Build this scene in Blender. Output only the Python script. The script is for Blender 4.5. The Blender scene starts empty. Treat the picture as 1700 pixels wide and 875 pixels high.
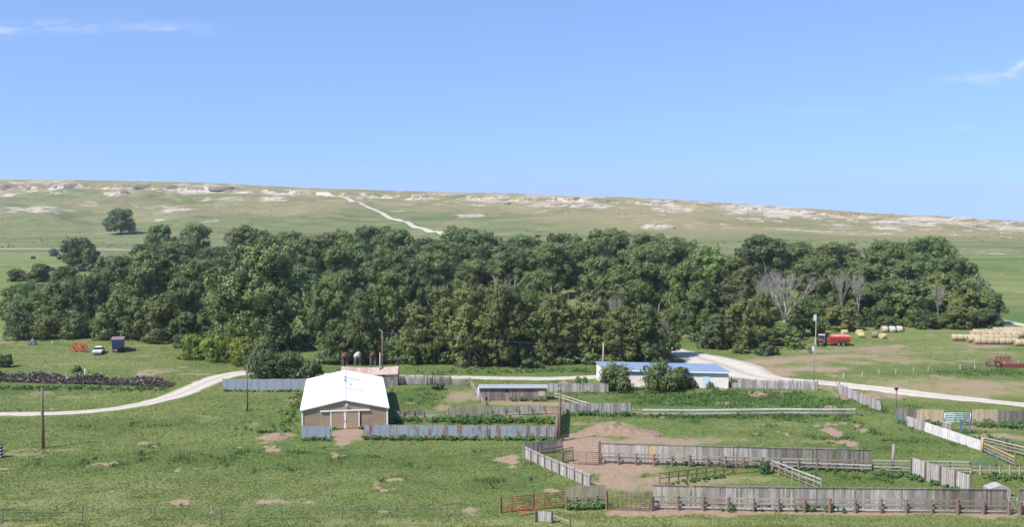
import bpy, math, random
import numpy as np
from mathutils import Vector

C = bpy.context.scene.collection
R = math.radians
rnd = random.Random(7)

# ------------------------------------------------------------------ camera
F, HZ, CAMH = 1750.0, 320.0, 33.6
PITCH = math.atan((437.5 - HZ) / F)
cam = bpy.data.cameras.new('camera'); camo = bpy.data.objects.new('camera', cam); C.objects.link(camo)
cam.sensor_width = 36; cam.lens = F / 1700 * 36; cam.clip_end = 20000; cam.clip_start = 0.5
camo.location = (0, 0, CAMH); camo.rotation_euler = (R(90) - PITCH, 0, 0)
bpy.context.scene.camera = camo

# ------------------------------------------------------------------ sky, sun, exposure
SUN_EL = 50.0
sx, sy = -0.80, -0.60                       # horizontal direction towards the sun
w = bpy.data.worlds.new('World'); bpy.context.scene.world = w; w.use_nodes = True
nt = w.node_tree; N = nt.nodes; L = nt.links; N.clear()
sky = N.new('ShaderNodeTexSky'); sky.sky_type = 'NISHITA'; sky.sun_disc = False
sky.sun_elevation = R(SUN_EL); sky.sun_rotation = math.atan2(sx, sy)
sky.altitude = 1200; sky.air_density = 1.0; sky.dust_density = 0.35; sky.ozone_density = 1.5
bg = N.new('ShaderNodeBackground'); bg.inputs[1].default_value = 0.15
out = N.new('ShaderNodeOutputWorld'); L.new(bg.outputs[0], out.inputs[0])
def wm(op, a, b=None, c=None):
    n = N.new('ShaderNodeMath'); n.operation = op
    for i, v in enumerate((a, b, c)):
        if v is None: continue
        if isinstance(v, (int, float)): n.inputs[i].default_value = v
        else: L.new(v, n.inputs[i])
    return n.outputs[0]
geo = N.new('ShaderNodeTexCoord'); sep = N.new('ShaderNodeSeparateXYZ'); L.new(geo.outputs['Generated'], sep.inputs[0])
yy = wm('MAXIMUM', sep.outputs[1], 0.05)
U = wm('DIVIDE', sep.outputs[0], yy); V = wm('DIVIDE', sep.outputs[2], yy)
cmb = N.new('ShaderNodeCombineXYZ'); L.new(wm('MULTIPLY', U, 30.0), cmb.inputs[0]); L.new(wm('MULTIPLY', V, 110.0), cmb.inputs[1])
cn = N.new('ShaderNodeTexNoise'); cn.inputs['Scale'].default_value = 1.0; cn.inputs['Detail'].default_value = 6; cn.inputs['Roughness'].default_value = 0.6
L.new(cmb.outputs[0], cn.inputs['Vector'])
def blob(u, v, ru, rv, tilt=0.0):
    du = wm('DIVIDE', wm('SUBTRACT', U, u), ru)
    dv0 = wm('SUBTRACT', V, v)
    dv = wm('DIVIDE', wm('SUBTRACT', dv0, wm('MULTIPLY', wm('SUBTRACT', U, u), tilt)), rv)
    d = wm('ADD', wm('MULTIPLY', du, du), wm('MULTIPLY', dv, dv))
    return wm('POWER', 2.718, wm('MULTIPLY', d, -1.0))
def uv(px, py): return (px - 850) / F, (HZ - py) / F
acc = None
for (px, py, rx, ry, tl, k) in [(110, 47, 180, 10, 0.0, .9), (-5, 58, 28, 10, 0, 2.2), (290, 52, 50, 7, -.1, .8),
                                (1625, 132, 55, 8, 0, 1.5), (1685, 110, 28, 8, .7, 1.3), (1350, 184, 70, 4, 0, .55), (1600, 213, 25, 5, 0, .4), (1180, 192, 60, 4, 0, .25),
                                (620, 278, 40, 4, 0, .2), (790, 297, 50, 4, 0, .25)]:
    u, v = uv(px, py)
    b = wm('MULTIPLY', blob(u, v, rx / F, ry / F, tl), k)
    acc = b if acc is None else wm('ADD', acc, b)
cr = N.new('ShaderNodeMapRange'); cr.inputs[1].default_value = .38; cr.inputs[2].default_value = .72
L.new(cn.outputs[0], cr.inputs[0])
cm = wm('MINIMUM', wm('MULTIPLY', wm('MULTIPLY', acc, cr.outputs[0]), .42), .5)
front = wm('GREATER_THAN', sep.outputs[1], 0.1)
cm = wm('MULTIPLY', cm, front)
mixc = N.new('ShaderNodeMix'); mixc.data_type = 'RGBA'
L.new(cm, mixc.inputs[0]); L.new(sky.outputs[0], mixc.inputs[6])
smap = N.new('ShaderNodeVectorMath'); smap.operation = 'MULTIPLY_ADD'; smap.inputs[1].default_value = (1, 1, .62); smap.inputs[2].default_value = (0, 0, .17)
L.new(geo.outputs['Generated'], smap.inputs[0]); L.new(smap.outputs[0], sky.inputs[0]); mixc.inputs[7].default_value = (5.2, 5.3, 6.0, 1)
hsv = N.new('ShaderNodeHueSaturation'); hsv.inputs['Saturation'].default_value = 1.07
L.new(mixc.outputs[2], hsv.inputs['Color']); tint = N.new('ShaderNodeMix'); tint.data_type = 'RGBA'; tint.blend_type = 'MULTIPLY'; tint.inputs[0].default_value = 1; tint.inputs[7].default_value = (.96, .95, 1.06, 1)
L.new(hsv.outputs[0], tint.inputs[6]); L.new(tint.outputs[2], bg.inputs[0])
sun = bpy.data.lights.new('sun', 'SUN'); suno = bpy.data.objects.new('sun', sun); C.objects.link(suno)
sun.energy = 5.0; sun.angle = R(0.5); sun.color = (1.0, 0.955, 0.89)
suno.rotation_euler = Vector((-sx * math.cos(R(SUN_EL)), -sy * math.cos(R(SUN_EL)), -math.sin(R(SUN_EL)))).to_track_quat('-Z', 'Y').to_euler()
sc = bpy.context.scene
sc.view_settings.view_transform = 'Standard'; sc.view_settings.look = 'None'; sc.view_settings.gamma = 1
sc.view_settings.exposure = 0.44
try: sc.view_settings.use_curve_mapping = False
except Exception: pass
try:
    sc.cycles.max_bounces = 5; sc.cycles.diffuse_bounces = 3; sc.cycles.transmission_bounces = 3; sc.cycles.volume_bounces = 0
except Exception: pass

# ------------------------------------------------------------------ noise and terrain
def _h(ix, iy, s):
    v = (ix.astype(np.int64) * 374761393 + iy.astype(np.int64) * 668265263 + s * 1442695041) & 0x7fffffff
    v = ((v ^ (v >> 13)) * 1274126177) & 0x7fffffff
    v = (v ^ (v >> 16)) & 0xffffff
    return v / float(0xffffff)
def vn(x, y, s=0):
    x = np.asarray(x, float); y = np.asarray(y, float)
    ix = np.floor(x); iy = np.floor(y); fx = x - ix; fy = y - iy
    fx = fx * fx * (3 - 2 * fx); fy = fy * fy * (3 - 2 * fy)
    a = _h(ix, iy, s); b = _h(ix + 1, iy, s); c = _h(ix, iy + 1, s); d = _h(ix + 1, iy + 1, s)
    return (a + (b - a) * fx) * (1 - fy) + (c + (d - c) * fx) * fy
def fbm(x, y, s=0, o=4):
    t = 0; a = 0.5; k = 0
    for i in range(o):
        t = t + a * vn(x * 2 ** i, y * 2 ** i, s + i * 17); k += a; a *= .5
    return t / k
def sstep(a, b, x):
    t = np.clip((x - a) / (b - a), 0, 1); return t * t * (3 - 2 * t)
SKX = [-900, 0, 200, 350, 500, 640, 850, 1000, 1150, 1300, 1450, 1550, 1700, 2600]
SKY = [300, 297, 300, 303, 311, 316, 321, 326, 333, 343, 354, 358, 368, 385]
SWELLS = [(1560, 640, 26, 9, .9), (1420, 600, 22, 12, .7), (150, 560, 20, 14, .5)]
def Gp(px, py, z=0.0):
    u = (px - 850) / F; v = (437.5 - py) / F
    dy = math.cos(PITCH) + v * math.sin(PITCH); dz = -math.sin(PITCH) + v * math.cos(PITCH)
    t = (z - CAMH) / dz
    return (u * t, dy * t)
def Zat(py, Y):
    v = (437.5 - py) / F
    return CAMH + Y * (-math.sin(PITCH) + v * math.cos(PITCH)) / (math.cos(PITCH) + v * math.sin(PITCH))
SW = [(Gp(a, b), c, d, e) for a, b, c, d, e in SWELLS]
def hill_t(X, Y):
    px = 850 + F * X / np.maximum(Y, 1)
    Yb = np.interp(px, [0, 850, 1700], [720, 600, 500]) + 50 * (fbm(X / 120, Y * 0 + 3.3, 5, 2) - .5)
    Yr = np.interp(px, [0, 850, 1700], [1500, 1300, 900])
    return px, Yb, Yr, (Y - Yb) / (Yr - Yb)
def terr(X, Y):
    X = np.asarray(X, float); Y = np.asarray(Y, float)
    z = 0.22 * (fbm(X / 14, Y / 14, 1, 3) - .5)
    for (cx, cy), rx, ry, hh in SW:
        z = z + hh * np.exp(-((X - cx) / rx) ** 2 - ((Y - cy) / ry) ** 2)
    px, Yb, Yr, t = hill_t(X, Y)
    yr = np.interp(px, SKX, SKY) + 1.6 * (fbm(px / 60, px * 0 + 9.1, 8, 3) - .5)
    zr = CAMH - (yr - HZ) * Yr / F
    tc = np.clip(t, 0, 1)
    lt = 0.90 + 0.05 * (fbm(px / 40, px * 0 + 1.7, 31, 3) - .5)
    lt2 = 0.80 + 0.12 * (fbm(px / 55, px * 0 + 4.7, 37, 3) - .5)
    s = 0.36 * tc ** 1.15 + 0.44 * tc * tc + 0.13 * sstep(lt, lt + .012, tc) + 0.07 * sstep(lt2, lt2 + .02, tc)
    g = (fbm(X / 95, Y / 160, 12, 4) - .5) * 2
    und = g * np.clip(tc * 3, 0, 1) * (1 - sstep(.72, 1.0, tc)) * zr * 0.27
    hills = zr * s + und - np.maximum(0, Y - Yr) * 0.036
    z = z + np.where(t > 0, hills, 0)
    bl = np.clip((88 - Y) / 88, 0, 1)
    z = z + 31.6 * bl ** 1.3
    return z
def th(x, y): return float(terr(np.array([x]), np.array([y]))[0])
def G(px, py):
    x, y = Gp(px, py); return (x, y, th(x, y))
def Ghill(px, py):
    Ys = np.arange(300, 2200, 1.5); u = (px - 850) / F
    v = (437.5 - py) / F
    k = (-math.sin(PITCH) + v * math.cos(PITCH)) / (math.cos(PITCH) + v * math.sin(PITCH))
    dyn = math.cos(PITCH) + v * math.sin(PITCH)
    X = u * Ys / dyn
    ray = CAMH + Ys * k
    d = terr(X, Ys) - ray
    i = int(np.argmax(d > 0)) if (d > 0).any() else int(np.argmax(d))
    return (float(X[i]), float(Ys[i]), float(terr(X[i:i+1], Ys[i:i+1])[0]))

# ------------------------------------------------------------------ materials
def newmat(name):
    m = bpy.data.materials.new(name); m.use_nodes = True
    t = m.node_tree; b = t.nodes['Principled BSDF']
    return m, t, b
def col4(c): return (c[0], c[1], c[2], 1)
def mixn(t, fac, a, b):
    n = t.nodes.new('ShaderNodeMix'); n.data_type = 'RGBA'
    for i, v in ((0, fac), (6, a), (7, b)):
        if isinstance(v, (int, float)): n.inputs[i].default_value = v
        elif isinstance(v, tuple): n.inputs[i].default_value = col4(v)
        else: t.links.new(v, n.inputs[i])
    return n.outputs[2]
def noise(t, scale, detail=3, sxyz=None, rough=.55):
    tc = t.nodes.new('ShaderNodeTexCoord'); v = tc.outputs['Object']
    if sxyz:
        mp = t.nodes.new('ShaderNodeMapping'); mp.inputs['Scale'].default_value = sxyz; t.links.new(v, mp.inputs[0]); v = mp.outputs[0]
    n = t.nodes.new('ShaderNodeTexNoise'); n.inputs['Scale'].default_value = scale; n.inputs['Detail'].default_value = detail
    n.inputs['Roughness'].default_value = rough
    t.links.new(v, n.inputs['Vector']); return n.outputs[0]
def rng(t, v, a, b, c=0.0, d=1.0):
    n = t.nodes.new('ShaderNodeMapRange'); t.links.new(v, n.inputs[0])
    for i, q in enumerate((a, b, c, d)): n.inputs[i + 1].default_value = q
    return n.outputs[0]
def math_(t, op, a, b):
    n = t.nodes.new('ShaderNodeMath'); n.operation = op
    for i, v in enumerate((a, b)):
        if isinstance(v, (int, float)): n.inputs[i].default_value = v
        else: t.links.new(v, n.inputs[i])
    return n.outputs[0]
def island(t): return t.nodes.new('ShaderNodeNewGeometry').outputs['Random Per Island']
def bump(t, b, h, dist, s=.6):
    n = t.nodes.new('ShaderNodeBump'); n.inputs['Distance'].default_value = dist; n.inputs['Strength'].default_value = s
    t.links.new(h, n.inputs['Height']); t.links.new(n.outputs[0], b.inputs['Normal'])
def flat(name, c, rough=.7, metal=0.0, var=.25, sc_=2.0, dirt=None):
    m, t, b = newmat(name)
    n = noise(t, sc_, 4)
    c2 = dirt if dirt else tuple(x * (1 - var) for x in c)
    t.links.new(mixn(t, rng(t, n, .35, .7), tuple(min(1, x * (1 + var * .3)) for x in c), c2), b.inputs['Base Color'])
    b.inputs['Roughness'].default_value = rough; b.inputs['Metallic'].default_value = metal
    return m
def wood(name, ca, cb, cc):
    m, t, b = newmat(name)
    i = island(t)
    r = t.nodes.new('ShaderNodeValToRGB'); t.links.new(i, r.inputs[0])
    r.color_ramp.elements[0].color = col4(ca); r.color_ramp.elements[1].color = col4(cc)
    e = r.color_ramp.elements.new(.45); e.color = col4(cb)
    n = noise(t, 1.0, 4, (9, 9, 1.2))
    c = mixn(t, rng(t, n, .35, .75, 0, .7), r.outputs[0], tuple(x * .45 for x in ca))
    t.links.new(c, b.inputs['Base Color']); b.inputs['Roughness'].default_value = .9
    return m
M = {}
M['grey_wood'] = wood('weathered_grey_wood', (.22, .19, .185), (.40, .36, .35), (.56, .52, .505))
M['dark_wood'] = wood('dark_weathered_wood', (.12, .10, .095), (.22, .19, .175), (.32, .28, .26))
M['pale_wood'] = wood('bleached_wood', (.33, .30, .27), (.46, .42, .39), (.58, .54, .51))
M['white_wood'] = wood('whitewashed_wood', (.60, .56, .54), (.70, .66, .64), (.78, .75, .72))
M['tan_wood'] = wood('new_tan_wood', (.47, .36, .24), (.56, .44, .30), (.63, .50, .36))
M['drab_wood'] = wood('drab_tan_wood', (.31, .26, .19), (.40, .34, .25), (.47, .40, .30))
M['brown_wood'] = wood('brown_post_wood', (.14, .09, .07), (.22, .15, .115), (.30, .22, .17))
M['rail_wood'] = wood('rail_wood', (.22, .18, .16), (.32, .27, .24), (.44, .39, .35))
M['barn_wood'] = wood('red_brown_barn_wood', (.16, .12, .11), (.25, .19, .17), (.36, .30, .27))
M['orange_wood'] = wood('orange_board', (.60, .36, .16), (.66, .42, .2), (.7, .46, .24))
M['pole'] = wood('utility_pole_wood', (.16, .11, .08), (.2, .14, .105), (.26, .19, .15))
M['pale_pole'] = wood('pale_pole_wood', (.4, .33, .25), (.46, .38, .3), (.5, .42, .33))
def tin(name, base, rust, lo, hi):
    m, t, b = newmat(name)
    i = island(t); n = noise(t, 1.0, 5, (4.5, 4.5, .9)); n2 = noise(t, 1.4, 4)
    f = math_(t, 'ADD', math_(t, 'MULTIPLY', i, .32), math_(t, 'MULTIPLY', n, 1.15))
    c0 = mixn(t, n2, base, tuple(x * .72 for x in base))
    t.links.new(mixn(t, rng(t, f, lo, hi), c0, rust), b.inputs['Base Color'])
    b.inputs['Roughness'].default_value = .62; b.inputs['Metallic'].default_value = .12
    return m
M['tin_rusty'] = tin('rusty_galvanised_tin', (.36, .40, .455), (.24, .15, .115), .73, .88)
M['tin_blue'] = tin('galvanised_tin', (.35, .395, .45), (.30, .27, .25), .85, 1.1)
M['tin_pink'] = tin('rust_streaked_white_tin', (.50, .43, .39), (.36, .22, .17), .55, .85)
M['roof_white'] = flat('white_roof_metal', (.88, .88, .88), .45, 0, .05, .4)
M['trim_white'] = flat('white_trim', (.82, .82, .80), .5, 0, .08)
M['tan_siding'] = flat('tan_steel_siding', (.47, .33, .225), .55, 0, .14, .5)
M['tan_rib'] = flat('tan_steel_rib', (.33, .235, .165), .55, 0, .14, .5)
M['side_dark'] = flat('teal_side_siding', (.36, .26, .19), .5, 0, .15)
M['shed_white'] = flat('pinkish_white_siding', (.80, .73, .71), .6, 0, .10, 1.2)
M['shed_rib'] = flat('pinkish_white_rib', (.64, .57, .56), .6, 0, .12, 1.2)
M['shed_roof'] = tin('blue_grey_roof_tin', (.25, .33, .46), (.24, .28, .34), .9, 1.3)
M['roof_grey'] = tin('grey_roof_tin', (.40, .42, .43), (.3, .3, .3), .8, 1.2)
M['dark'] = flat('dark_opening', (.02, .02, .022), .8)
M['tire'] = flat('tyre_rubber', (.025, .025, .027), .85)
M['glass'] = flat('dark_glass', (.03, .035, .04), .15)
M['red'] = flat('red_paint', (.38, .05, .035), .45, 0, .2, 1.5, (.38, .07, .05))
M['red_top'] = flat('faded_red_paint', (.52, .21, .17), .6)
M['orange'] = flat('orange_red_paint', (.50, .12, .05), .6, 0, .4, 3, (.26, .07, .04))
M['faded'] = flat('faded_red_machine_paint', (.30, .10, .085), .7, 0, .3, 3)
M['blue'] = flat('blue_truck_paint', (.05, .085, .20), .5, 0, .25)
M['bluepale'] = flat('pale_blue_gate_paint', (.50, .64, .72), .5, 0, .15)
M['bluegate'] = flat('blue_chute_paint', (.12, .19, .28), .5)
M['white_paint'] = flat('white_car_paint', (.78, .79, .80), .3, 0, .05)
M['grey_metal'] = flat('grey_metal', (.33, .32, .31), .6, .2)
M['brown_pipe'] = flat('brown_rusty_pipe', (.20, .12, .09), .8, 0, .3, 2)
M['red_pipe'] = flat('dark_red_gate_pipe', (.26, .055, .04), .7, 0, .3, 2)
M['greenpipe'] = flat('green_gate_pipe', (.10, .22, .17), .6)
M['pink'] = flat('pinkish_cap', (.26, .16, .16), .7)
M['tank_white'] = flat('white_tank', (.55, .52, .51), .5, 0, .2, 3)
M['tank_red'] = flat('shade_darkened_red_tank', (.17, .045, .035), .6, 0, .3, 3)  # red darkened in the colour itself to stand in for tree shade over the tanks
M['wire'] = flat('wire', (.25, .25, .25), .5, .4)
M['bark'] = flat('grey_brown_bark', (.20, .165, .135), .95, 0, .4, 1.5)
M['bark_pale'] = flat('pale_bark', (.30, .27, .235), .95, 0, .35, 1.5)
M['dead'] = flat('bleached_dead_wood', (.33, .295, .26), .95, 0, .35, 1.2)
def haymat(name, a, b_):
    m, t, b = newmat(name)
    n = noise(t, 9, 5); t.links.new(mixn(t, rng(t, n, .3, .7), a, b_), b.inputs['Base Color'])
    oi = t.nodes.new('ShaderNodeObjectInfo'); h = t.nodes.new('ShaderNodeHueSaturation')
    t.links.new(rng(t, oi.outputs['Random'], 0, 1, .8, 1.12), h.inputs['Value']); l = b.inputs['Base Color'].links[0].from_socket
    t.links.new(l, h.inputs['Color']); t.links.new(h.outputs[0], b.inputs['Base Color'])
    b.inputs['Roughness'].default_value = .95; bump(t, b, n, .08)
    return m
M['hay'] = haymat('straw_hay', (.46, .37, .235), (.33, .26, .155))
M['hay_y'] = haymat('yellow_hay', (.52, .46, .22), (.40, .34, .16))
M['hay_end'] = haymat('hay_end', (.36, .25, .15), (.25, .17, .10))
M['net'] = haymat('white_net_wrap', (.62, .54, .48), (.50, .40, .33))
M['hay_brown'] = haymat('brown_old_hay', (.36, .26, .17), (.26, .18, .12))

def leafmat(name, ca, cb, hue=.5, trans=.22):
    m, t, b = newmat(name)
    oi = t.nodes.new('ShaderNodeObjectInfo')
    n = noise(t, .35, 3); i = island(t)
    f = math_(t, 'ADD', math_(t, 'MULTIPLY', i, .55), math_(t, 'MULTIPLY', rng(t, n, .3, .7), .45))
    c = mixn(t, f, ca, cb)
    h = t.nodes.new('ShaderNodeHueSaturation'); t.links.new(c, h.inputs['Color'])
    t.links.new(rng(t, oi.outputs['Random'], 0, 1, .80, 1.22), h.inputs['Value'])
    w_ = t.nodes.new('ShaderNodeTexWhiteNoise'); w_.noise_dimensions = '1D'; t.links.new(oi.outputs['Random'], w_.inputs['W'])
    t.links.new(rng(t, w_.outputs[0], 0, 1, .478, .512), h.inputs['Hue'])
    t.links.new(h.outputs[0], b.inputs['Base Color']); b.inputs['Roughness'].default_value = .55
    b.inputs['Specular IOR Level'].default_value = .35
    tr = t.nodes.new('ShaderNodeBsdfTranslucent'); t.links.new(h.outputs[0], tr.inputs[0])
    mx = t.nodes.new('ShaderNodeMixShader'); mx.inputs[0].default_value = trans
    o = t.nodes['Material Output']; t.links.new(b.outputs[0], mx.inputs[1]); t.links.new(tr.outputs[0], mx.inputs[2]); t.links.new(mx.outputs[0], o.inputs[0])
    return m
M['leafC'] = leafmat('cottonwood_leaves', (.095, .140, .042), (.190, .248, .086))
M['leafW'] = leafmat('willow_leaves', (.105, .140, .038), (.190, .232, .075))
M['leafL'] = leafmat('light_green_leaves', (.125, .185, .048), (.21, .275, .085))
M['leafD'] = leafmat('dark_green_leaves', (.080, .120, .040), (.150, .200, .074))
M['leafY'] = leafmat('yellow_green_leaves', (.17, .225, .03), (.26, .32, .06))
M['leafS'] = leafmat('silver_leaves', (.16, .18, .15), (.28, .30, .27))
M['weed'] = leafmat('weed_leaves', (.06, .135, .03), (.125, .215, .058))
M['sage'] = leafmat('sage_leaves', (.14, .16, .11), (.20, .22, .16))
M['tuft'] = leafmat('grass_blades', (.102, .160, .040), (.19, .248, .074), trans=.3)

# ground
def groundmat():
    m, t, b = newmat('pasture_ground')
    at = t.nodes.new('ShaderNodeAttribute'); at.attribute_name = 'mask'
    sp = t.nodes.new('ShaderNodeSeparateColor'); t.links.new(at.outputs['Color'], sp.inputs[0])
    soil, lush, dry = sp.outputs[0], sp.outputs[1], sp.outputs[2]
    n1 = noise(t, .035, 4); n2 = noise(t, .22, 5); n3 = noise(t, 1.6, 5, None, .65); n4 = noise(t, 6, 3)
    n7 = noise(t, .12, 4, (.4, 2.2, 1))
    g = mixn(t, rng(t, n1, .35, .65), (0.127, 0.180, 0.050), (0.155, 0.204, 0.059))
    n8 = noise(t, .05, 5, (.5, 1.5, 1)); g = mixn(t, rng(t, n8, .42, .60, 0, .75), g, (0.215, 0.233, 0.073))
    g = mixn(t, rng(t, n2, .45, .75, 0, .65), g, (0.199, 0.212, 0.078))
    g = mixn(t, rng(t, n7, .5, .68, 0, .5), g, (0.089, 0.144, 0.035))
    g = mixn(t, rng(t, n3, .42, .7, 0, .7), g, (0.078, 0.124, 0.031))
    g = mixn(t, rng(t, n4, .5, .72, 0, .55), g, (0.226, 0.240, 0.093))
    g = mixn(t, math_(t, 'MULTIPLY', lush, .95), g, (0.054, 0.130, 0.028))
    g = mixn(t, math_(t, 'MULTIPLY', dry, .8), g, (0.249, 0.240, 0.105))
    s = mixn(t, rng(t, n3, .35, .7), (.38, .275, .19), (.27, .185, .125)); s = mixn(t, rng(t, n4, .5, .7, 0, .6), s, (.20, .145, .10))
    f = math_(t, 'ADD', soil, math_(t, 'MULTIPLY', math_(t, 'SUBTRACT', n3, .5), 1.5))
    f = math_(t, 'ADD', f, math_(t, 'MULTIPLY', math_(t, 'SUBTRACT', n2, .5), .5))
    c = mixn(t, rng(t, f, .40, .72), g, s)
    t.links.new(c, b.inputs['Base Color']); b.inputs['Roughness'].default_value = .95; b.inputs['Specular IOR Level'].default_value = .15
    bump(t, b, math_(t, 'ADD', n3, n4), .25, .7)
    return m
def hillmat():
    m, t, b = newmat('hill_prairie')
    at = t.nodes.new('ShaderNodeAttribute'); at.attribute_name = 'mask'
    sp = t.nodes.new('ShaderNodeSeparateColor'); t.links.new(at.outputs['Color'], sp.inputs[0])
    rock, dark, dry = sp.outputs[0], sp.outputs[1], sp.outputs[2]
    n1 = noise(t, .008, 4); n2 = noise(t, .04, 5, (1, .5, 1)); n3 = noise(t, .22, 4)
    n5 = noise(t, .9, 3); n6 = noise(t, .02, 4, (.35, 1.6, 1))
    g = mixn(t, rng(t, n1, .35, .65), (0.160, 0.177, 0.073), (0.199, 0.211, 0.090))
    g = mixn(t, rng(t, n2, .45, .7, 0, .7), g, (0.245, 0.226, 0.112))
    g = mixn(t, rng(t, n6, .47, .62, 0, .85), g, (0.119, 0.147, 0.055))
    g = mixn(t, rng(t, n3, .45, .68, 0, .65), g, (0.099, 0.125, 0.050))
    g = mixn(t, rng(t, n5, .5, .72, 0, .5), g, (0.087, 0.106, 0.047))
    g = mixn(t, math_(t, 'MULTIPLY', dry, .7), g, (0.286, 0.230, 0.126))
    s = mixn(t, rng(t, n3, .4, .65), (.50, .44, .37), (.36, .30, .24)); s = mixn(t, rng(t, n5, .5, .7, 0, .7), s, (.24, .20, .165))
    n9 = noise(t, .09, 5, (.6, 1.8, 1), .7); f = math_(t, 'ADD', rock, math_(t, 'MULTIPLY', math_(t, 'SUBTRACT', n9, .52), 2.6))
    c = mixn(t, rng(t, f, .46, .72), g, s)
    f2 = math_(t, 'ADD', dark, math_(t, 'MULTIPLY', math_(t, 'SUBTRACT', n3, .5), .6))
    c = mixn(t, rng(t, f2, .5, .62, 0, .8), c, (.16, .125, .10))
    t.links.new(c, b.inputs['Base Color']); b.inputs['Roughness'].default_value = .95; b.inputs['Specular IOR Level'].default_value = .1
    bump(t, b, n3, 1.2, .5)
    return m
M['ground'] = groundmat(); M['hill'] = hillmat()
def roadmat(name, a, b_):
    m, t, b = newmat(name)
    n = noise(t, .8, 5); n2 = noise(t, 5, 3)
    c = mixn(t, rng(t, n, .35, .7), a, b_); c = mixn(t, rng(t, n2, .45, .7, 0, .5), c, tuple(x * .75 for x in a))
    at = t.nodes.new('ShaderNodeAttribute'); at.attribute_name = 'across'; sp = t.nodes.new('ShaderNodeSeparateColor'); t.links.new(at.outputs['Color'], sp.inputs[0])
    k = math_(t, 'ADD', sp.outputs[0], math_(t, 'MULTIPLY', math_(t, 'SUBTRACT', n, .5), .5))
    c = mixn(t, rng(t, k, .22, .05, 0, .6), c, (.26, .25, .15)); c = mixn(t, rng(t, k, .68, .95, 0, .75), c, (.30, .28, .17))
    t.links.new(c, b.inputs['Base Color']); b.inputs['Roughness'].default_value = .95; bump(t, b, n2, .05)
    return m
M['gravel'] = roadmat('pale_gravel', (.56, .50, .43), (.45, .39, .325))
M['far_gravel'] = roadmat('far_gravel', (.36, .33, .28), (.31, .28, .24))
M['dirt'] = roadmat('brown_dirt', (.34, .25, .18), (.28, .19, .13))
def rockmat():
    m, t, b = newmat('pale_sandstone')
    n = noise(t, .5, 5, (1, 1, 3)); n2 = noise(t, 2.5, 4)
    c = mixn(t, rng(t, n, .35, .7), (.50, .44, .37), (.34, .28, .23)); c = mixn(t, rng(t, n2, .5, .7, 0, .6), c, (.22, .18, .15))
    t.links.new(c, b.inputs['Base Color']); b.inputs['Roughness'].default_value = .95; bump(t, b, n2, .6)
    return m
M['rock'] = rockmat(); M['rock_dark'] = flat('dark_outcrop_rock', (.24, .20, .175), .95, 0, .5, .7)  # second rock colour is simply a darker tone for the dark ledges and knobs

# ------------------------------------------------------------------ mesh helpers
def link(o, parent=None):
    C.objects.link(o)
    if parent is not None: o.parent = parent
    return o
def npmesh(name, V_, F_, mat, parent=None, smooth=False):
    """V_ (n,3) array, F_ (m,k) int array of equal-sized faces"""
    V_ = np.asarray(V_, np.float32); F_ = np.asarray(F_, np.int32)
    me = bpy.data.meshes.new(name)
    k = F_.shape[1]; m = F_.shape[0]
    me.vertices.add(len(V_)); me.vertices.foreach_set('co', V_.ravel())
    me.loops.add(m * k); me.loops.foreach_set('vertex_index', F_.ravel())
    me.polygons.add(m); me.polygons.foreach_set('loop_start', np.arange(0, m * k, k, dtype=np.int32))
    try: me.polygons.foreach_set('loop_total', np.full(m, k, np.int32))
    except Exception: pass
    if smooth: me.polygons.foreach_set('use_smooth', np.ones(m, bool))
    me.update(calc_edges=True); me.validate()
    me.materials.append(mat)
    return link(bpy.data.objects.new(name, me), parent)
ORG = {}
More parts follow.
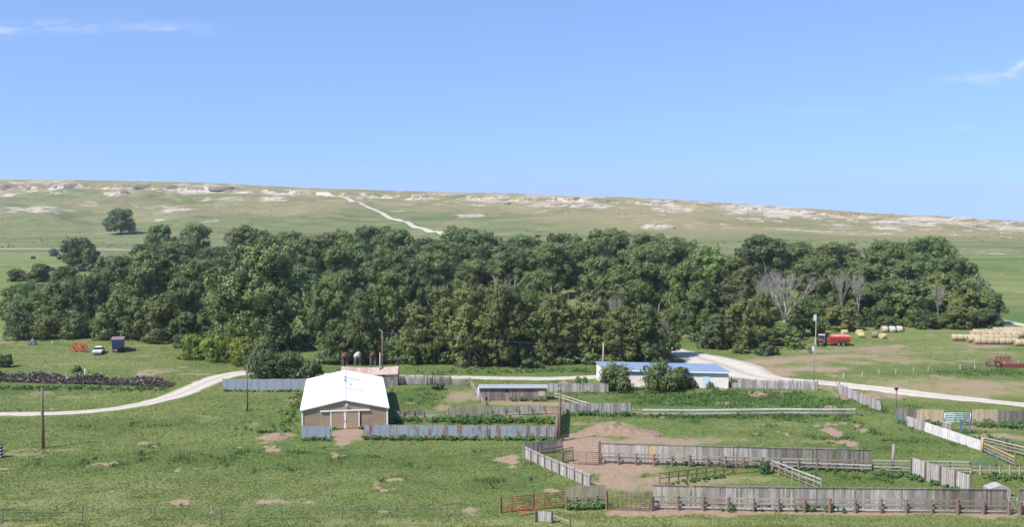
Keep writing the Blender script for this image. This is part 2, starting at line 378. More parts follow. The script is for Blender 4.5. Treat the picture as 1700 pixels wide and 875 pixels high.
class MB:
    def __init__(s): s.v = []; s.f = []
    def box8(s, pts):
        b = len(s.v); s.v += [tuple(p) for p in pts]
        for q in ((0, 3, 2, 1), (4, 5, 6, 7), (0, 1, 5, 4), (1, 2, 6, 5), (2, 3, 7, 6), (3, 0, 4, 7)): s.f.append(tuple(b + i for i in q))
        return s
    def box(s, c, d, rz=0.0):
        x, y, z = (q / 2 for q in d); ca, sa = math.cos(rz), math.sin(rz)
        P = []
        for dz in (-z, z):
            for dx, dy in ((-x, -y), (x, -y), (x, y), (-x, y)): P.append((c[0] + dx * ca - dy * sa, c[1] + dx * sa + dy * ca, c[2] + dz))
        return s.box8(P)
    def beam(s, p, q, wd, hg, up=(0, 0, 1)):
        p = Vector(p); q = Vector(q); d = (q - p).normalized(); u = Vector(up)
        r = d.cross(u)
        if r.length < 1e-4: r = d.cross(Vector((0, 1, 0)))
        r.normalize(); u = r.cross(d)
        r = r * wd / 2; u = u * hg / 2
        return s.box8([p - r - u, p + r - u, q + r - u, q - r - u, p - r + u, p + r + u, q + r + u, q - r + u])
    def tube(s, path, rad, n=6, cap=True):
        path = [Vector(p) for p in path]
        if isinstance(rad, (int, float)): rad = [rad] * len(path)
        rings = []
        for i, p in enumerate(path):
            d = (path[min(i + 1, len(path) - 1)] - path[max(i - 1, 0)]).normalized()
            a = d.cross(Vector((0, 0, 1)))
            if a.length < .05: a = d.cross(Vector((1, 0, 0)))
            a.normalize(); b_ = d.cross(a)
            st = len(s.v); rings.append(st)
            for k in range(n):
                t = 2 * math.pi * k / n
                s.v.append(tuple(p + a * math.cos(t) * rad[i] + b_ * math.sin(t) * rad[i]))
        for i in range(len(path) - 1):
            for k in range(n):
                s.f.append((rings[i] + k, rings[i] + (k + 1) % n, rings[i + 1] + (k + 1) % n, rings[i + 1] + k))
        if cap: s.f.append(tuple(rings[0] + k for k in range(n))[::-1]); s.f.append(tuple(rings[-1] + k for k in range(n)))
        return s
    def poly(s, pts):
        b = len(s.v); s.v += [tuple(p) for p in pts]; s.f.append(tuple(range(b, b + len(pts)))); return s
    def prism(s, prof, ax_a, ax_b, org, depth_vec):
        """extrude a 2D profile in plane (ax_a, ax_b) along depth_vec"""
        a = Vector(ax_a); b_ = Vector(ax_b); o = Vector(org); d = Vector(depth_vec); n = len(prof); st = len(s.v)
        for k in (0, 1):
            for (x, y) in prof: s.v.append(tuple(o + a * x + b_ * y + d * k))
        s.f.append(tuple(range(st, st + n))[::-1]); s.f.append(tuple(range(st + n, st + 2 * n)))
        for i in range(n): s.f.append((st + i, st + (i + 1) % n, st + n + (i + 1) % n, st + n + i))
        return s
    def torus(s, c, ax, R_, r, n=18, m=5):
        c = Vector(c); ax = Vector(ax).normalized(); a = ax.cross(Vector((0, 0, 1)))
        if a.length < .05: a = ax.cross(Vector((1, 0, 0)))
        a.normalize(); b_ = ax.cross(a); st = len(s.v)
        for i in range(n):
            t = 2 * math.pi * i / n; d = a * math.cos(t) + b_ * math.sin(t)
            for j in range(m):
                u = 2 * math.pi * j / m; s.v.append(tuple(c + d * (R_ + r * math.cos(u)) + ax * r * math.sin(u)))
        for i in range(n):
            for j in range(m): s.f.append((st + i * m + j, st + ((i + 1) % n) * m + j, st + ((i + 1) % n) * m + (j + 1) % m, st + i * m + (j + 1) % m))
        return s
    def disc(s, c, ax, r, th_, n=16):
        c = Vector(c); ax = Vector(ax).normalized()
        return s.tube([c - ax * th_ / 2, c + ax * th_ / 2], r, n)
    def build(s, name, mat, parent=None, smooth=False):
        o = ORG.get(parent.name, (0, 0, 0)) if parent is not None else s.org if hasattr(s, 'org') else (0, 0, 0)
        me = bpy.data.meshes.new(name)
        me.from_pydata([(v[0] - o[0], v[1] - o[1], v[2] - o[2]) for v in s.v], [], s.f); me.update()
        me.materials.append(mat)
        if smooth:
            for p in me.polygons: p.use_smooth = True
        ob = link(bpy.data.objects.new(name, me), parent)
        ORG[ob.name] = o
        if parent is None: ob.location = o
        return ob
def tag(o, label, cat, group=None, kind=None):
    if label: o['label'] = label
    if cat: o['category'] = cat
    if group: o['group'] = group
    if kind: o['kind'] = kind
    return o
def thing(name, loc, label, cat, group=None):
    o = bpy.data.objects.new(name, None); o.empty_display_size = .5; C.objects.link(o); o.location = loc
    ORG[o.name] = tuple(loc); return tag(o, label, cat, group)
def copytree(o, loc, rz=None, label=None, group=None, scale=None):
    r = o.copy(); C.objects.link(r); r.location = loc
    if rz is not None: r.rotation_euler = (0, 0, rz)
    if scale: r.scale = scale
    if label: r['label'] = label
    if group: r['group'] = group
    for ch in o.children:
        c = ch.copy(); C.objects.link(c); c.parent = r
        for g in ch.children:
            d = g.copy(); C.objects.link(d); d.parent = c
    return r

# ------------------------------------------------------------------ ground and hills
# (px, py, rx, ry, strength) patches measured in the photograph, laid out on the ground in metres
SOIL = [(1270, 604, 60, 5, .8), (1400, 596, 120, 3, .8), (1330, 616, 70, 4, .8), (1460, 578, 70, 3, .7), (1540, 588, 60, 2, .6), (1630, 572, 80, 4, .8), (1560, 650, 150, 12, .72), (1440, 584, 90, 5, .62), (1340, 600, 80, 8, .7), (1500, 604, 120, 4, .6), (1600, 585, 80, 3, .6), (1000, 745, 55, 22, 1.1), (1020, 800, 60, 20, .95), (1040, 770, 50, 20, 1.0), (1100, 812, 70, 10, .75), (1060, 735, 110, 7, .8), (975, 770, 30, 22, 1.05),
        (765, 655, 38, 10, .85), (735, 678, 22, 9, .7), (700, 690, 45, 5, .6), (860, 671, 75, 5, .8), (915, 683, 28, 9, .85), (755, 664, 30, 9, .6),
        (576, 722, 29, 8, 1.15), (600, 727, 20, 4, .7), (345, 697, 26, 9, .5), (455, 725, 24, 6, .8), (100, 748, 55, 4, .62), (40, 757, 50, 4, .55), (135, 660, 60, 5, .5), (60, 655, 30, 6, .5),
        (1400, 851, 330, 5, .95), (1650, 853, 60, 6, .8), (1120, 852, 50, 5, .8), (1160, 733, 80, 5, .6), (1165, 799, 70, 7, .6), (1260, 795, 60, 6, .55), (1200, 712, 40, 3, .5), (1290, 705, 60, 3, .45),
        (1580, 648, 130, 14, .62), (1500, 642, 90, 6, .6), (1660, 655, 70, 8, .6), (1420, 590, 110, 8, .55), (1380, 605, 100, 10, .58), (1350, 585, 60, 7, .62), (1300, 612, 60, 9, .6),
        (1480, 597, 70, 6, .55), (1560, 597, 60, 4, .4), (1260, 622, 60, 12, .95), (1620, 576, 90, 4, .7), (1650, 725, 50, 5, .75), (1640, 712, 30, 4, .5), (1690, 728, 20, 6, .7),
        (622, 801, 8, 1.5, .5), (280, 616, 60, 3, .6), (330, 621, 50, 3, .6), (410, 617, 40, 3, .5),
        (50, 575, 50, 3, .4), (1020, 708, 42, 9, 1.1), (90, 873, 90, 2, .4), (300, 875, 160, 2, .4),
        (1350, 735, 70, 4, .4), (1440, 715, 60, 4, .35), (960, 640, 40, 2, .3), (1050, 690, 20, 3, .3), (245, 580, 30, 6, .3), (200, 600, 60, 6, .25), (355, 672, 8, 3, .4), (420, 705, 14, 8, .5)]
LUSH = [(330, 765, 330, 14, .42), (620, 775, 200, 12, .35), (860, 800, 80, 22, .4), (250, 705, 200, 7, .35), (60, 850, 200, 5, .3), (1200, 665, 200, 14, 1.0), (1250, 690, 170, 10, .7), (1500, 735, 130, 20, .55), (700, 660, 60, 20, .6), (1420, 795, 90, 12, .55), (1640, 620, 110, 10, .8), (1450, 680, 40, 8, .6),
        (900, 615, 260, 6, .5), (640, 720, 40, 6, .3), (860, 780, 90, 40, .35), (100, 645, 120, 10, .35), (360, 604, 60, 6, .5), (1560, 672, 120, 5, .35), (30, 400, 140, 8, .8), (1670, 520, 80, 16, .7), (1650, 445, 60, 6, .6)]
DRY = [(80, 838, 190, 12, .75), (420, 820, 260, 9, .35), (720, 830, 140, 14, .3), (850, 869, 900, 6, .75), (1450, 585, 200, 16, .6), (1560, 655, 160, 12, .6), (1300, 730, 200, 6, .35), (1250, 850, 420, 12, .4), (150, 815, 200, 20, .45), (1500, 640, 200, 14, .7), (1400, 590, 150, 18, .6), (110, 590, 110, 12, .45), (200, 606, 180, 8, .45), (1400, 862, 350, 10, .4), (1200, 800, 110, 10, .5), (60, 480, 80, 14, .5), (1670, 480, 60, 6, .6),
       (60, 425, 100, 6, .5), (600, 800, 200, 20, .2), (300, 735, 150, 16, .15), (600, 862, 500, 6, .3)]
def patch(X, Y, lst):
    r = np.zeros(X.shape); wn = (fbm(X / 4.5, Y / 4.5, 201, 5) - .5) * 2.2
    for px, py, rx, ry, s in lst:
        cx, cy = Gp(px, py); mx = rx * cy / F; my = ry * cy * cy / (CAMH * F)
        d = ((X - cx) / mx) ** 2 + ((Y - cy) / my) ** 2
        r = np.maximum(r, s * np.exp(-np.maximum(0, d * (1 + wn * 1.6) + wn * .5) ** 1.2 * .75))
    return r
def grid(name, rows, mat, maskf):
    us = np.linspace(-.5, .5, 901)
    Yg = np.repeat(np.array(rows)[:, None], len(us), 1); Xg = us[None, :] * (Yg + 160)
    Z = terr(Xg, Yg); n, m = Yg.shape
    V_ = np.stack([Xg.ravel(), Yg.ravel(), Z.ravel()], 1)
    idx = np.arange(n * m).reshape(n, m)
    F_ = np.stack([idx[:-1, :-1].ravel(), idx[:-1, 1:].ravel(), idx[1:, 1:].ravel(), idx[1:, :-1].ravel()], 1)
    o = npmesh(name, V_, F_, mat, None, True)
    a = o.data.color_attributes.new('mask', 'FLOAT_COLOR', 'POINT')
    mk = maskf(Xg, Yg); colr = np.ones((n * m, 4), np.float32)
    for i in range(3): colr[:, i] = mk[i].ravel()
    a.data.foreach_set('color', colr.ravel()); o['kind'] = 'structure'
    return o
def gmask(X, Y):
    so = patch(X, Y, SOIL); lu = patch(X, Y, LUSH); dr = patch(X, Y, DRY)
    st = fbm(X / 60, Y / 9, 41, 3)
    dr = np.maximum(dr, sstep(.52, .7, st) * .55 * sstep(270, 330, Y))
    lu = np.maximum(lu, sstep(.5, .68, fbm(X / 80, Y / 14, 43, 3)) * .6 * sstep(270, 330, Y))
    return so, lu, dr
rows = [-140, -80, -40, -20, -8, 0, 8, 16, 28, 42, 56, 70, 80, 88, 94]
y = 96.0
while y < 560: rows.append(y); y += max(.42, (y / 100) ** 2 * .30)
rows.append(560)
grid('ground', rows, M['ground'], gmask)
HROCK = [(55, 347, 50, 3.2, .85), (290, 350, 30, 3, .9), (265, 345, 60, 2.5, .6), (450, 331, 24, 3, .9), (780, 357, 28, 3.2, .95), (1085, 376, 34, 4, .4), (200, 318, 40, 5, .7), (95, 313, 25, 5, .75), (330, 316, 50, 5, .8),
         (350, 366, 20, 2, .7), (265, 365, 14, 2, .6), (150, 340, 40, 2, .5), (480, 322, 60, 4, .7), (600, 326, 30, 5, .6), (690, 328, 30, 4, .7), (820, 331, 40, 6, .85), (870, 334, 30, 5, .6), (985, 340, 40, 6, .8), (940, 336, 20, 3, .7), (1130, 346, 50, 5, .8),
         (1240, 348, 50, 5, .8), (1340, 357, 30, 8, .75), (1330, 382, 60, 3, .75), (1390, 374, 30, 3, .75), (1475, 378, 28, 2.5, .95), (1600, 371, 60, 5, .7), (1680, 380, 35, 8, .75), (1380, 388, 60, 3, .55), (1560, 363, 80, 3, .7), (1450, 360, 60, 3, .55), (1660, 425, 60, 2.5, .8), (900, 351, 15, 2, .5), (660, 350, 15, 2, .5), (1430, 384, 30, 2, .5), (20, 322, 30, 3, .6), (10, 347, 50, 3, .6)]
HP = [(Ghill(a, b), c, d, e) for a, b, c, d, e in HROCK]
def hmask(X, Y):
    px, Yb, Yr, t = hill_t(X, Y)
    tt = np.clip(t, 0, 1.1)
    n = fbm(px / 22, t * 30, 51, 4); big = fbm(px / 90, t * 4, 55, 3)
    right = sstep(750, 1250, px)
    band = sstep(.70, .86, tt) * (1 - sstep(.99, 1.03, tt))
    rock = band * (sstep(.46, .62, n * .6 + big * .4) * (.62 + .3 * right))
    band2 = sstep(.35, .6, tt) * (1 - sstep(.8, .95, tt)) * (.25 + .75 * right)
    rock = np.maximum(rock, band2 * sstep(.56, .66, n * .6 + big * .4) * .75)
    hn = fbm(px / 9, t * 70, 57, 4)
    for (cx, cy, cz), rx, ry, s in HP:
        mx = rx * cy / F; hs = 14.0 + ry * 5
        d = ((X - cx) / mx) ** 2 + ((Y - cy) / hs) ** 2
        rock = np.maximum(rock, s * np.exp(-d * .8) * np.clip(.25 + 1.5 * hn, 0, 1.25))
    lt = 0.90 + 0.05 * (fbm(px / 40, px * 0 + 1.7, 31, 3) - .5)
    rock = np.maximum(rock, .62 * np.exp(-((t - lt) / .016) ** 2) * sstep(.36, .5, fbm(px / 26, t * 40, 63, 4)))
    dark = np.exp(-((t - lt - .010) / .008) ** 2) * sstep(.42, .52, fbm(px / 14, t * 120, 61, 4)) * .9
    dry = np.clip(sstep(.45, .66, fbm(X / 130, Y / 130, 71, 4)) * sstep(.1, .6, tt) * .65 + sstep(.8, .95, tt) * .5 + .55 * right * sstep(.3, .6, tt), 0, 1)
    return rock, dark, dry
rows = []; y = 560.0
while y < 1620: rows.append(y); y += 4.2
rows += [1660, 1720, 1800, 2000, 2400, 3200, 4500, 6500]
grid('hills', rows, M['hill'], hmask)

# ------------------------------------------------------------------ roads
def catmull(P, n=14):
    P = [np.array(p, float) for p in P]; P = [2 * P[0] - P[1]] + P + [2 * P[-1] - P[-2]]; o = []
    for i in range(1, len(P) - 2):
        for k in range(n):
            t = k / n
            o.append(.5 * (2 * P[i] + (P[i + 1] - P[i - 1]) * t + (2 * P[i - 1] - 5 * P[i] + 4 * P[i + 1] - P[i + 2]) * t * t + (3 * P[i] - P[i - 1] - 3 * P[i + 1] + P[i + 2]) * t ** 3))
    o.append(P[-2]); return np.array(o)
ROADLINES = []
def road(name, pts, width, mat, lift=.035, seed=0, n=14, ragged=.5):
    P = catmull(pts, n)
    if isinstance(width, (int, float)): W = np.full(len(P), float(width))
    else: W = np.interp(np.linspace(0, 1, len(P)), np.linspace(0, 1, len(width)), width)
    T = np.gradient(P, axis=0); T /= np.linalg.norm(T, axis=1)[:, None]; Nn = np.stack([-T[:, 1], T[:, 0]], 1)
    s = np.cumsum(np.r_[0, np.linalg.norm(np.diff(P, axis=0), axis=1)])
    K = 9; V_ = []
    for j in range(K):
        a = (j / (K - 1) - .5)
        e = a * W
        if j in (0, K - 1): e = e + np.sign(a) * ragged * ((fbm(s / 2.2, s * 0 + j, 80 + seed, 3) - .5) * 2)
        Q = P + Nn * e[:, None]
        z = terr(Q[:, 0], Q[:, 1]) + lift + (-.02 if j in (0, K - 1) else 0)
        V_.append(np.c_[Q, z])
    V_ = np.stack(V_, 1).reshape(-1, 3); idx = np.arange(len(P) * K).reshape(len(P), K)
    F_ = np.stack([idx[:-1, :-1].ravel(), idx[1:, :-1].ravel(), idx[1:, 1:].ravel(), idx[:-1, 1:].ravel()], 1)
    F_ = F_[:, ::-1]
    o = npmesh(name, V_, F_, mat, None, True); o['kind'] = 'structure'
    ca = o.data.color_attributes.new('across', 'FLOAT_COLOR', 'POINT'); cc = np.ones((len(V_), 4), np.float32); cc[:, 0] = np.tile(np.abs(np.linspace(-1, 1, K)), len(P)); ca.data.foreach_set('color', cc.ravel())
    ROADLINES.append((P, W)); return o
g2 = lambda L_: [Gp(a, b) for a, b in L_]
road('gravel_road', g2([(-120, 688), (-40, 688), (60, 688), (150, 684), (220, 675), (280, 661), (315, 648), (345, 634), (380, 623), (420, 619), (480, 621), (560, 624), (660, 626), (740, 627), (820, 628), (900, 629), (985, 627), (1080, 621), (1150, 617), (1215, 620)]),
     [2.7, 2.7, 3.0, 4.2, 5.0, 4.4, 3.4, 3.4, 3.4, 3.6, 4.2], M['gravel'], .045, 1, 30)
road('gravel_drive', g2([(1108, 577), (1125, 584), (1150, 592), (1180, 601), (1215, 613), (1250, 625), (1300, 634), (1360, 640), (1430, 648), (1500, 655), (1600, 664), (1700, 673), (1800, 682)]),
     [4, 5, 8, 12, 12.5, 8.5, 5.4, 3.9, 3.8, 3.8, 3.6, 3.6, 3.6], M['gravel'], .06, 2, 30, .7)
hr = [Ghill(a, b)[:2] for a, b in [(525, 321), (545, 324), (570, 328), (590, 336), (610, 344), (635, 355), (660, 366), (685, 376), (712, 385), (750, 400)]]
road('hill_road', hr, 6.2, M['gravel'], .45, 3, 24, .4)
road('far_road', g2([(-200, 413.5), (0, 413.5), (90, 414), (165, 414.5), (260, 416), (420, 420)]), 5.5, M['gravel'], .15, 4, 24, .5)
road('farm_track', g2([(120, 397), (170, 397), (220, 396.5), (300, 397)]), 3.2, M['far_gravel'], .15, 5, 14, .5)
road('side_road', g2([(1640, 527), (1670, 535), (1700, 540), (1780, 552)]), 4.2, M['gravel'], .06, 6, 14, .3)

# ------------------------------------------------------------------ leaf clouds, trees
def leafcloud(r, lobes, nsub, nleaf, size, up=.25, squash=1.0, subr=.42):
    """lobes: (n,4) centre+radius -> quads, clumped in two levels"""
    cs = []; 
    for c in lobes:
        d = r.normal(size=(nsub, 3)); d /= np.linalg.norm(d, axis=1)[:, None]; d[:, 2] = d[:, 2] + up; d /= np.linalg.norm(d, axis=1)[:, None]
        rr = c[3] * r.uniform(.55, 1.0, (nsub, 1))
        cs.append(np.c_[c[None, :3] + d * rr * np.array([1, 1, squash]), np.full(nsub, c[3] * subr) * r.uniform(.7, 1.25, nsub), d])
    S = np.concatenate(cs); n = len(S)
    d = r.normal(size=(n, nleaf, 3)) + S[:, None, 4:7] * .55; d /= np.linalg.norm(d, axis=2)[:, :, None]
    P = (S[:, None, :3] + d * S[:, None, 3:4] * r.uniform(.35, 1.08, (n, nleaf, 1))).reshape(-1, 3)
    nn = (d * .6 + S[:, None, 4:7] * .6 + r.normal(size=d.shape) * .30).reshape(-1, 3); nn /= np.linalg.norm(nn, axis=1)[:, None]
    return leaves(r, P, nn, size)
def leaves(r, P, nn, size):
    ref = r.normal(size=P.shape); a = np.cross(nn, ref); a /= np.linalg.norm(a, axis=1)[:, None] + 1e-9; b = np.cross(nn, a)
    s = size * r.uniform(.6, 1.35, (len(P), 1))
    V_ = np.stack([P - a * s * .62, P - b * s * .4, P + a * s * .62, P + b * s * .4], 1).reshape(-1, 3)
    F_ = np.arange(len(P) * 4).reshape(-1, 4)
    return V_, F_
def limbs(mb, r, h, w, lobes, base_h, tr, n=10, lean=0.0):
    top = Vector((lean * h, 0, base_h))
    mb.tube([(0, 0, -.3), (lean * h * .4, r.uniform(-.1, .1), base_h * .5), top], [tr * 1.25, tr, tr * .8], 8)
    ids = r.permutation(len(lobes))[:n]
    for i in ids:
        c = Vector(lobes[i][:3]); m = top.lerp(c, .5) + Vector((r.uniform(-.5, .5), r.uniform(-.5, .5), r.uniform(0, .8)))
        mb.tube([top, m, c], [tr * .55, tr * .32, tr * .12], 5, False)
def make_crown(kind, seed, H, Wd, nl, r0, r1):
    """lobes of a crown H metres high and Wd wide"""
    r = np.random.default_rng(seed); L_ = []; hw = Wd / 2
    for i in range(nl):
        th_ = r.uniform(0, 2 * math.pi)
        if kind == 'C':
            z = r.uniform(.16, .90); env = math.sin(math.pi * min(1, max(0, (z + .06) / 1.06)) ** .95) ** .55
        else:
            z = r.uniform(.03, .90); env = max(.3, 1 - abs(z - .38) ** 2.0 * 2.3)
        rad = r.uniform(.35, 1.0) ** .8 * (hw - r0 * .8) * env
        L_.append((math.cos(th_) * rad, math.sin(th_) * rad, z * H, r.uniform(r0, r1)))
    L_.append((0, 0, H * .86, r1)); L_.append((hw * .1, hw * .1, H * .6, r1 * 1.3)); L_.append((0, -hw * .1, H * .4, r1 * 1.2))
    return r, np.array(L_)
def twigs(mb, r, n, zlo, zhi, rad):
    for i in range(n):
        a = r.uniform(0, 6.28); q = r.uniform(.2, 1) * rad; z = r.uniform(zlo, zhi)
        p = Vector((math.cos(a) * q, math.sin(a) * q, z)); d = Vector((math.cos(a) * .35 + r.uniform(-.2, .2), math.sin(a) * .35 + r.uniform(-.2, .2), 1)).normalized()
        e = p + d * r.uniform(1.6, 3.4)
        mb.tube([p, p.lerp(e, .5) + Vector((r.uniform(-.2, .2), r.uniform(-.2, .2), 0)), e], [.09, .06, .025], 4, False)
        for k in range(3):
            s = p.lerp(e, r.uniform(.3, .8)); t = s + (d + Vector((r.uniform(-.8, .8), r.uniform(-.8, .8), 0))).normalized() * r.uniform(.6, 1.5)
            mb.tube([s, t], [.045, .018], 3, False)
PROTO = {}
def tree_proto(key, kind, seed, mat, bark, H, Wd, nl, r0, r1, ntw=0, nsub=18, nleaf=36, size=.34, tr=.42):
    r, lb = make_crown(kind, seed, H, Wd, nl, r0, r1)
    V_, F_ = leafcloud(r, lb, nsub, nleaf, size, .25, .9, .36)
    o = npmesh('crown', V_, F_, mat); me = o.data; bpy.data.objects.remove(o)
    mb = MB(); limbs(mb, r, H, Wd, lb, H * (.26 if kind == 'C' else .2), tr, 14)
    q = mb.build('trunk', bark); tm = q.data; bpy.data.objects.remove(q)
    dm = None
    if ntw:
        mb = MB(); twigs(mb, r, ntw, H * .7, H * .9, Wd * .38); q = mb.build('dead_branches', M['dead']); dm = q.data; bpy.data.objects.remove(q)
    PROTO.setdefault(key, []).append((me, tm, dm, H, Wd))
for s_ in range(5): tree_proto('C', 'C', 100 + s_, M['leafC'], M['bark'], 20, 20, 58, 1.7, 3.1, 0, 24, 44, .36, .5)
for s_ in range(4): tree_proto('W', 'W', 200 + s_, M['leafW'], M['bark_pale'], 15, 10.5, 42, 1.1, 2.0, 0, 20, 34, .28, .3)
for s_ in range(4): tree_proto('T', 'W', 220 + s_, M['leafW'], M['bark_pale'], 15, 10.5, 42, 1.1, 1.9, 8, 18, 34, .28, .3)
for s_ in range(3): tree_proto('BW', 'W', 240 + s_, M['leafW'], M['bark_pale'], 12, 14, 48, 1.2, 2.2, 0, 20, 34, .32, .3)
for s_ in range(2): tree_proto('BT', 'W', 250 + s_, M['leafW'], M['bark_pale'], 12, 14, 48, 1.2, 2.1, 12, 20, 34, .32, .3)
tree_proto('L', 'C', 300, M['leafL'], M['bark_pale'], 15, 14, 44, 1.4, 2.4, 0, 20, 34, .36)
for s_ in range(3): tree_proto('D', 'C', 301 + s_, M['leafD'], M['bark'], 18, 18, 54, 1.6, 2.8, 0, 22, 36, .40)
tree_proto('BD', 'W', 304, M['leafD'], M['bark'], 10, 12, 44, 1.1, 2.0, 0, 20, 34, .30, .25)
tree_proto('S', 'W', 303, M['leafS'], M['bark'], 8, 9, 30, 1.0, 1.6, 0, 18, 30, .30, .2)
NAMES = {'C': ('cottonwood_tree', 'tree'), 'W': ('willow_tree', 'tree'), 'T': ('willow_tree', 'tree'), 'BW': ('willow_tree', 'tree'), 'BT': ('willow_tree', 'tree'), 'BD': ('elm_tree', 'tree'), 'L': ('cottonwood_tree', 'tree'), 'D': ('elm_tree', 'tree'), 'S': ('russian_olive_tree', 'tree')}
cnt = {}
def tree(px, top, Y, wpx, kind, label, group='trees of the creek-bottom wood', lean=0):
    x = (px - 850) / F * Y * (1.0 / (math.cos(PITCH))) if False else None
    zt = Zat(top, Y)
    v = (437.5 - (top + 40)) / F; X = (px - 850) / F * Y / (math.cos(PITCH) + v * math.sin(PITCH))
    z0 = th(X, Y); h = max(2.5, zt - z0); wd = wpx * Y / F
    if kind in 'WTD' and wd * 1.1 / h > .95 and (kind != 'D' or h < 13): kind = 'B' + kind
    k = cnt.get(kind, 0); cnt[kind] = k + 1
    me, tm, dm, H0, W0 = PROTO[kind][k % len(PROTO[kind])]
    nm, cat = NAMES[kind]
    o = thing(nm, (X, Y, z0), label, cat, group)
    o.rotation_euler = (lean, 0, rnd.uniform(0, 6.28)); s = wd / W0 * 1.12; s = min(s, h / H0 * 1.5); o.scale = (s, s, h / H0 * .98)
    link(bpy.data.objects.new('crown', me), o); link(bpy.data.objects.new('trunk', tm), o)
    if dm: link(bpy.data.objects.new('dead_branches', dm), o)
    return o
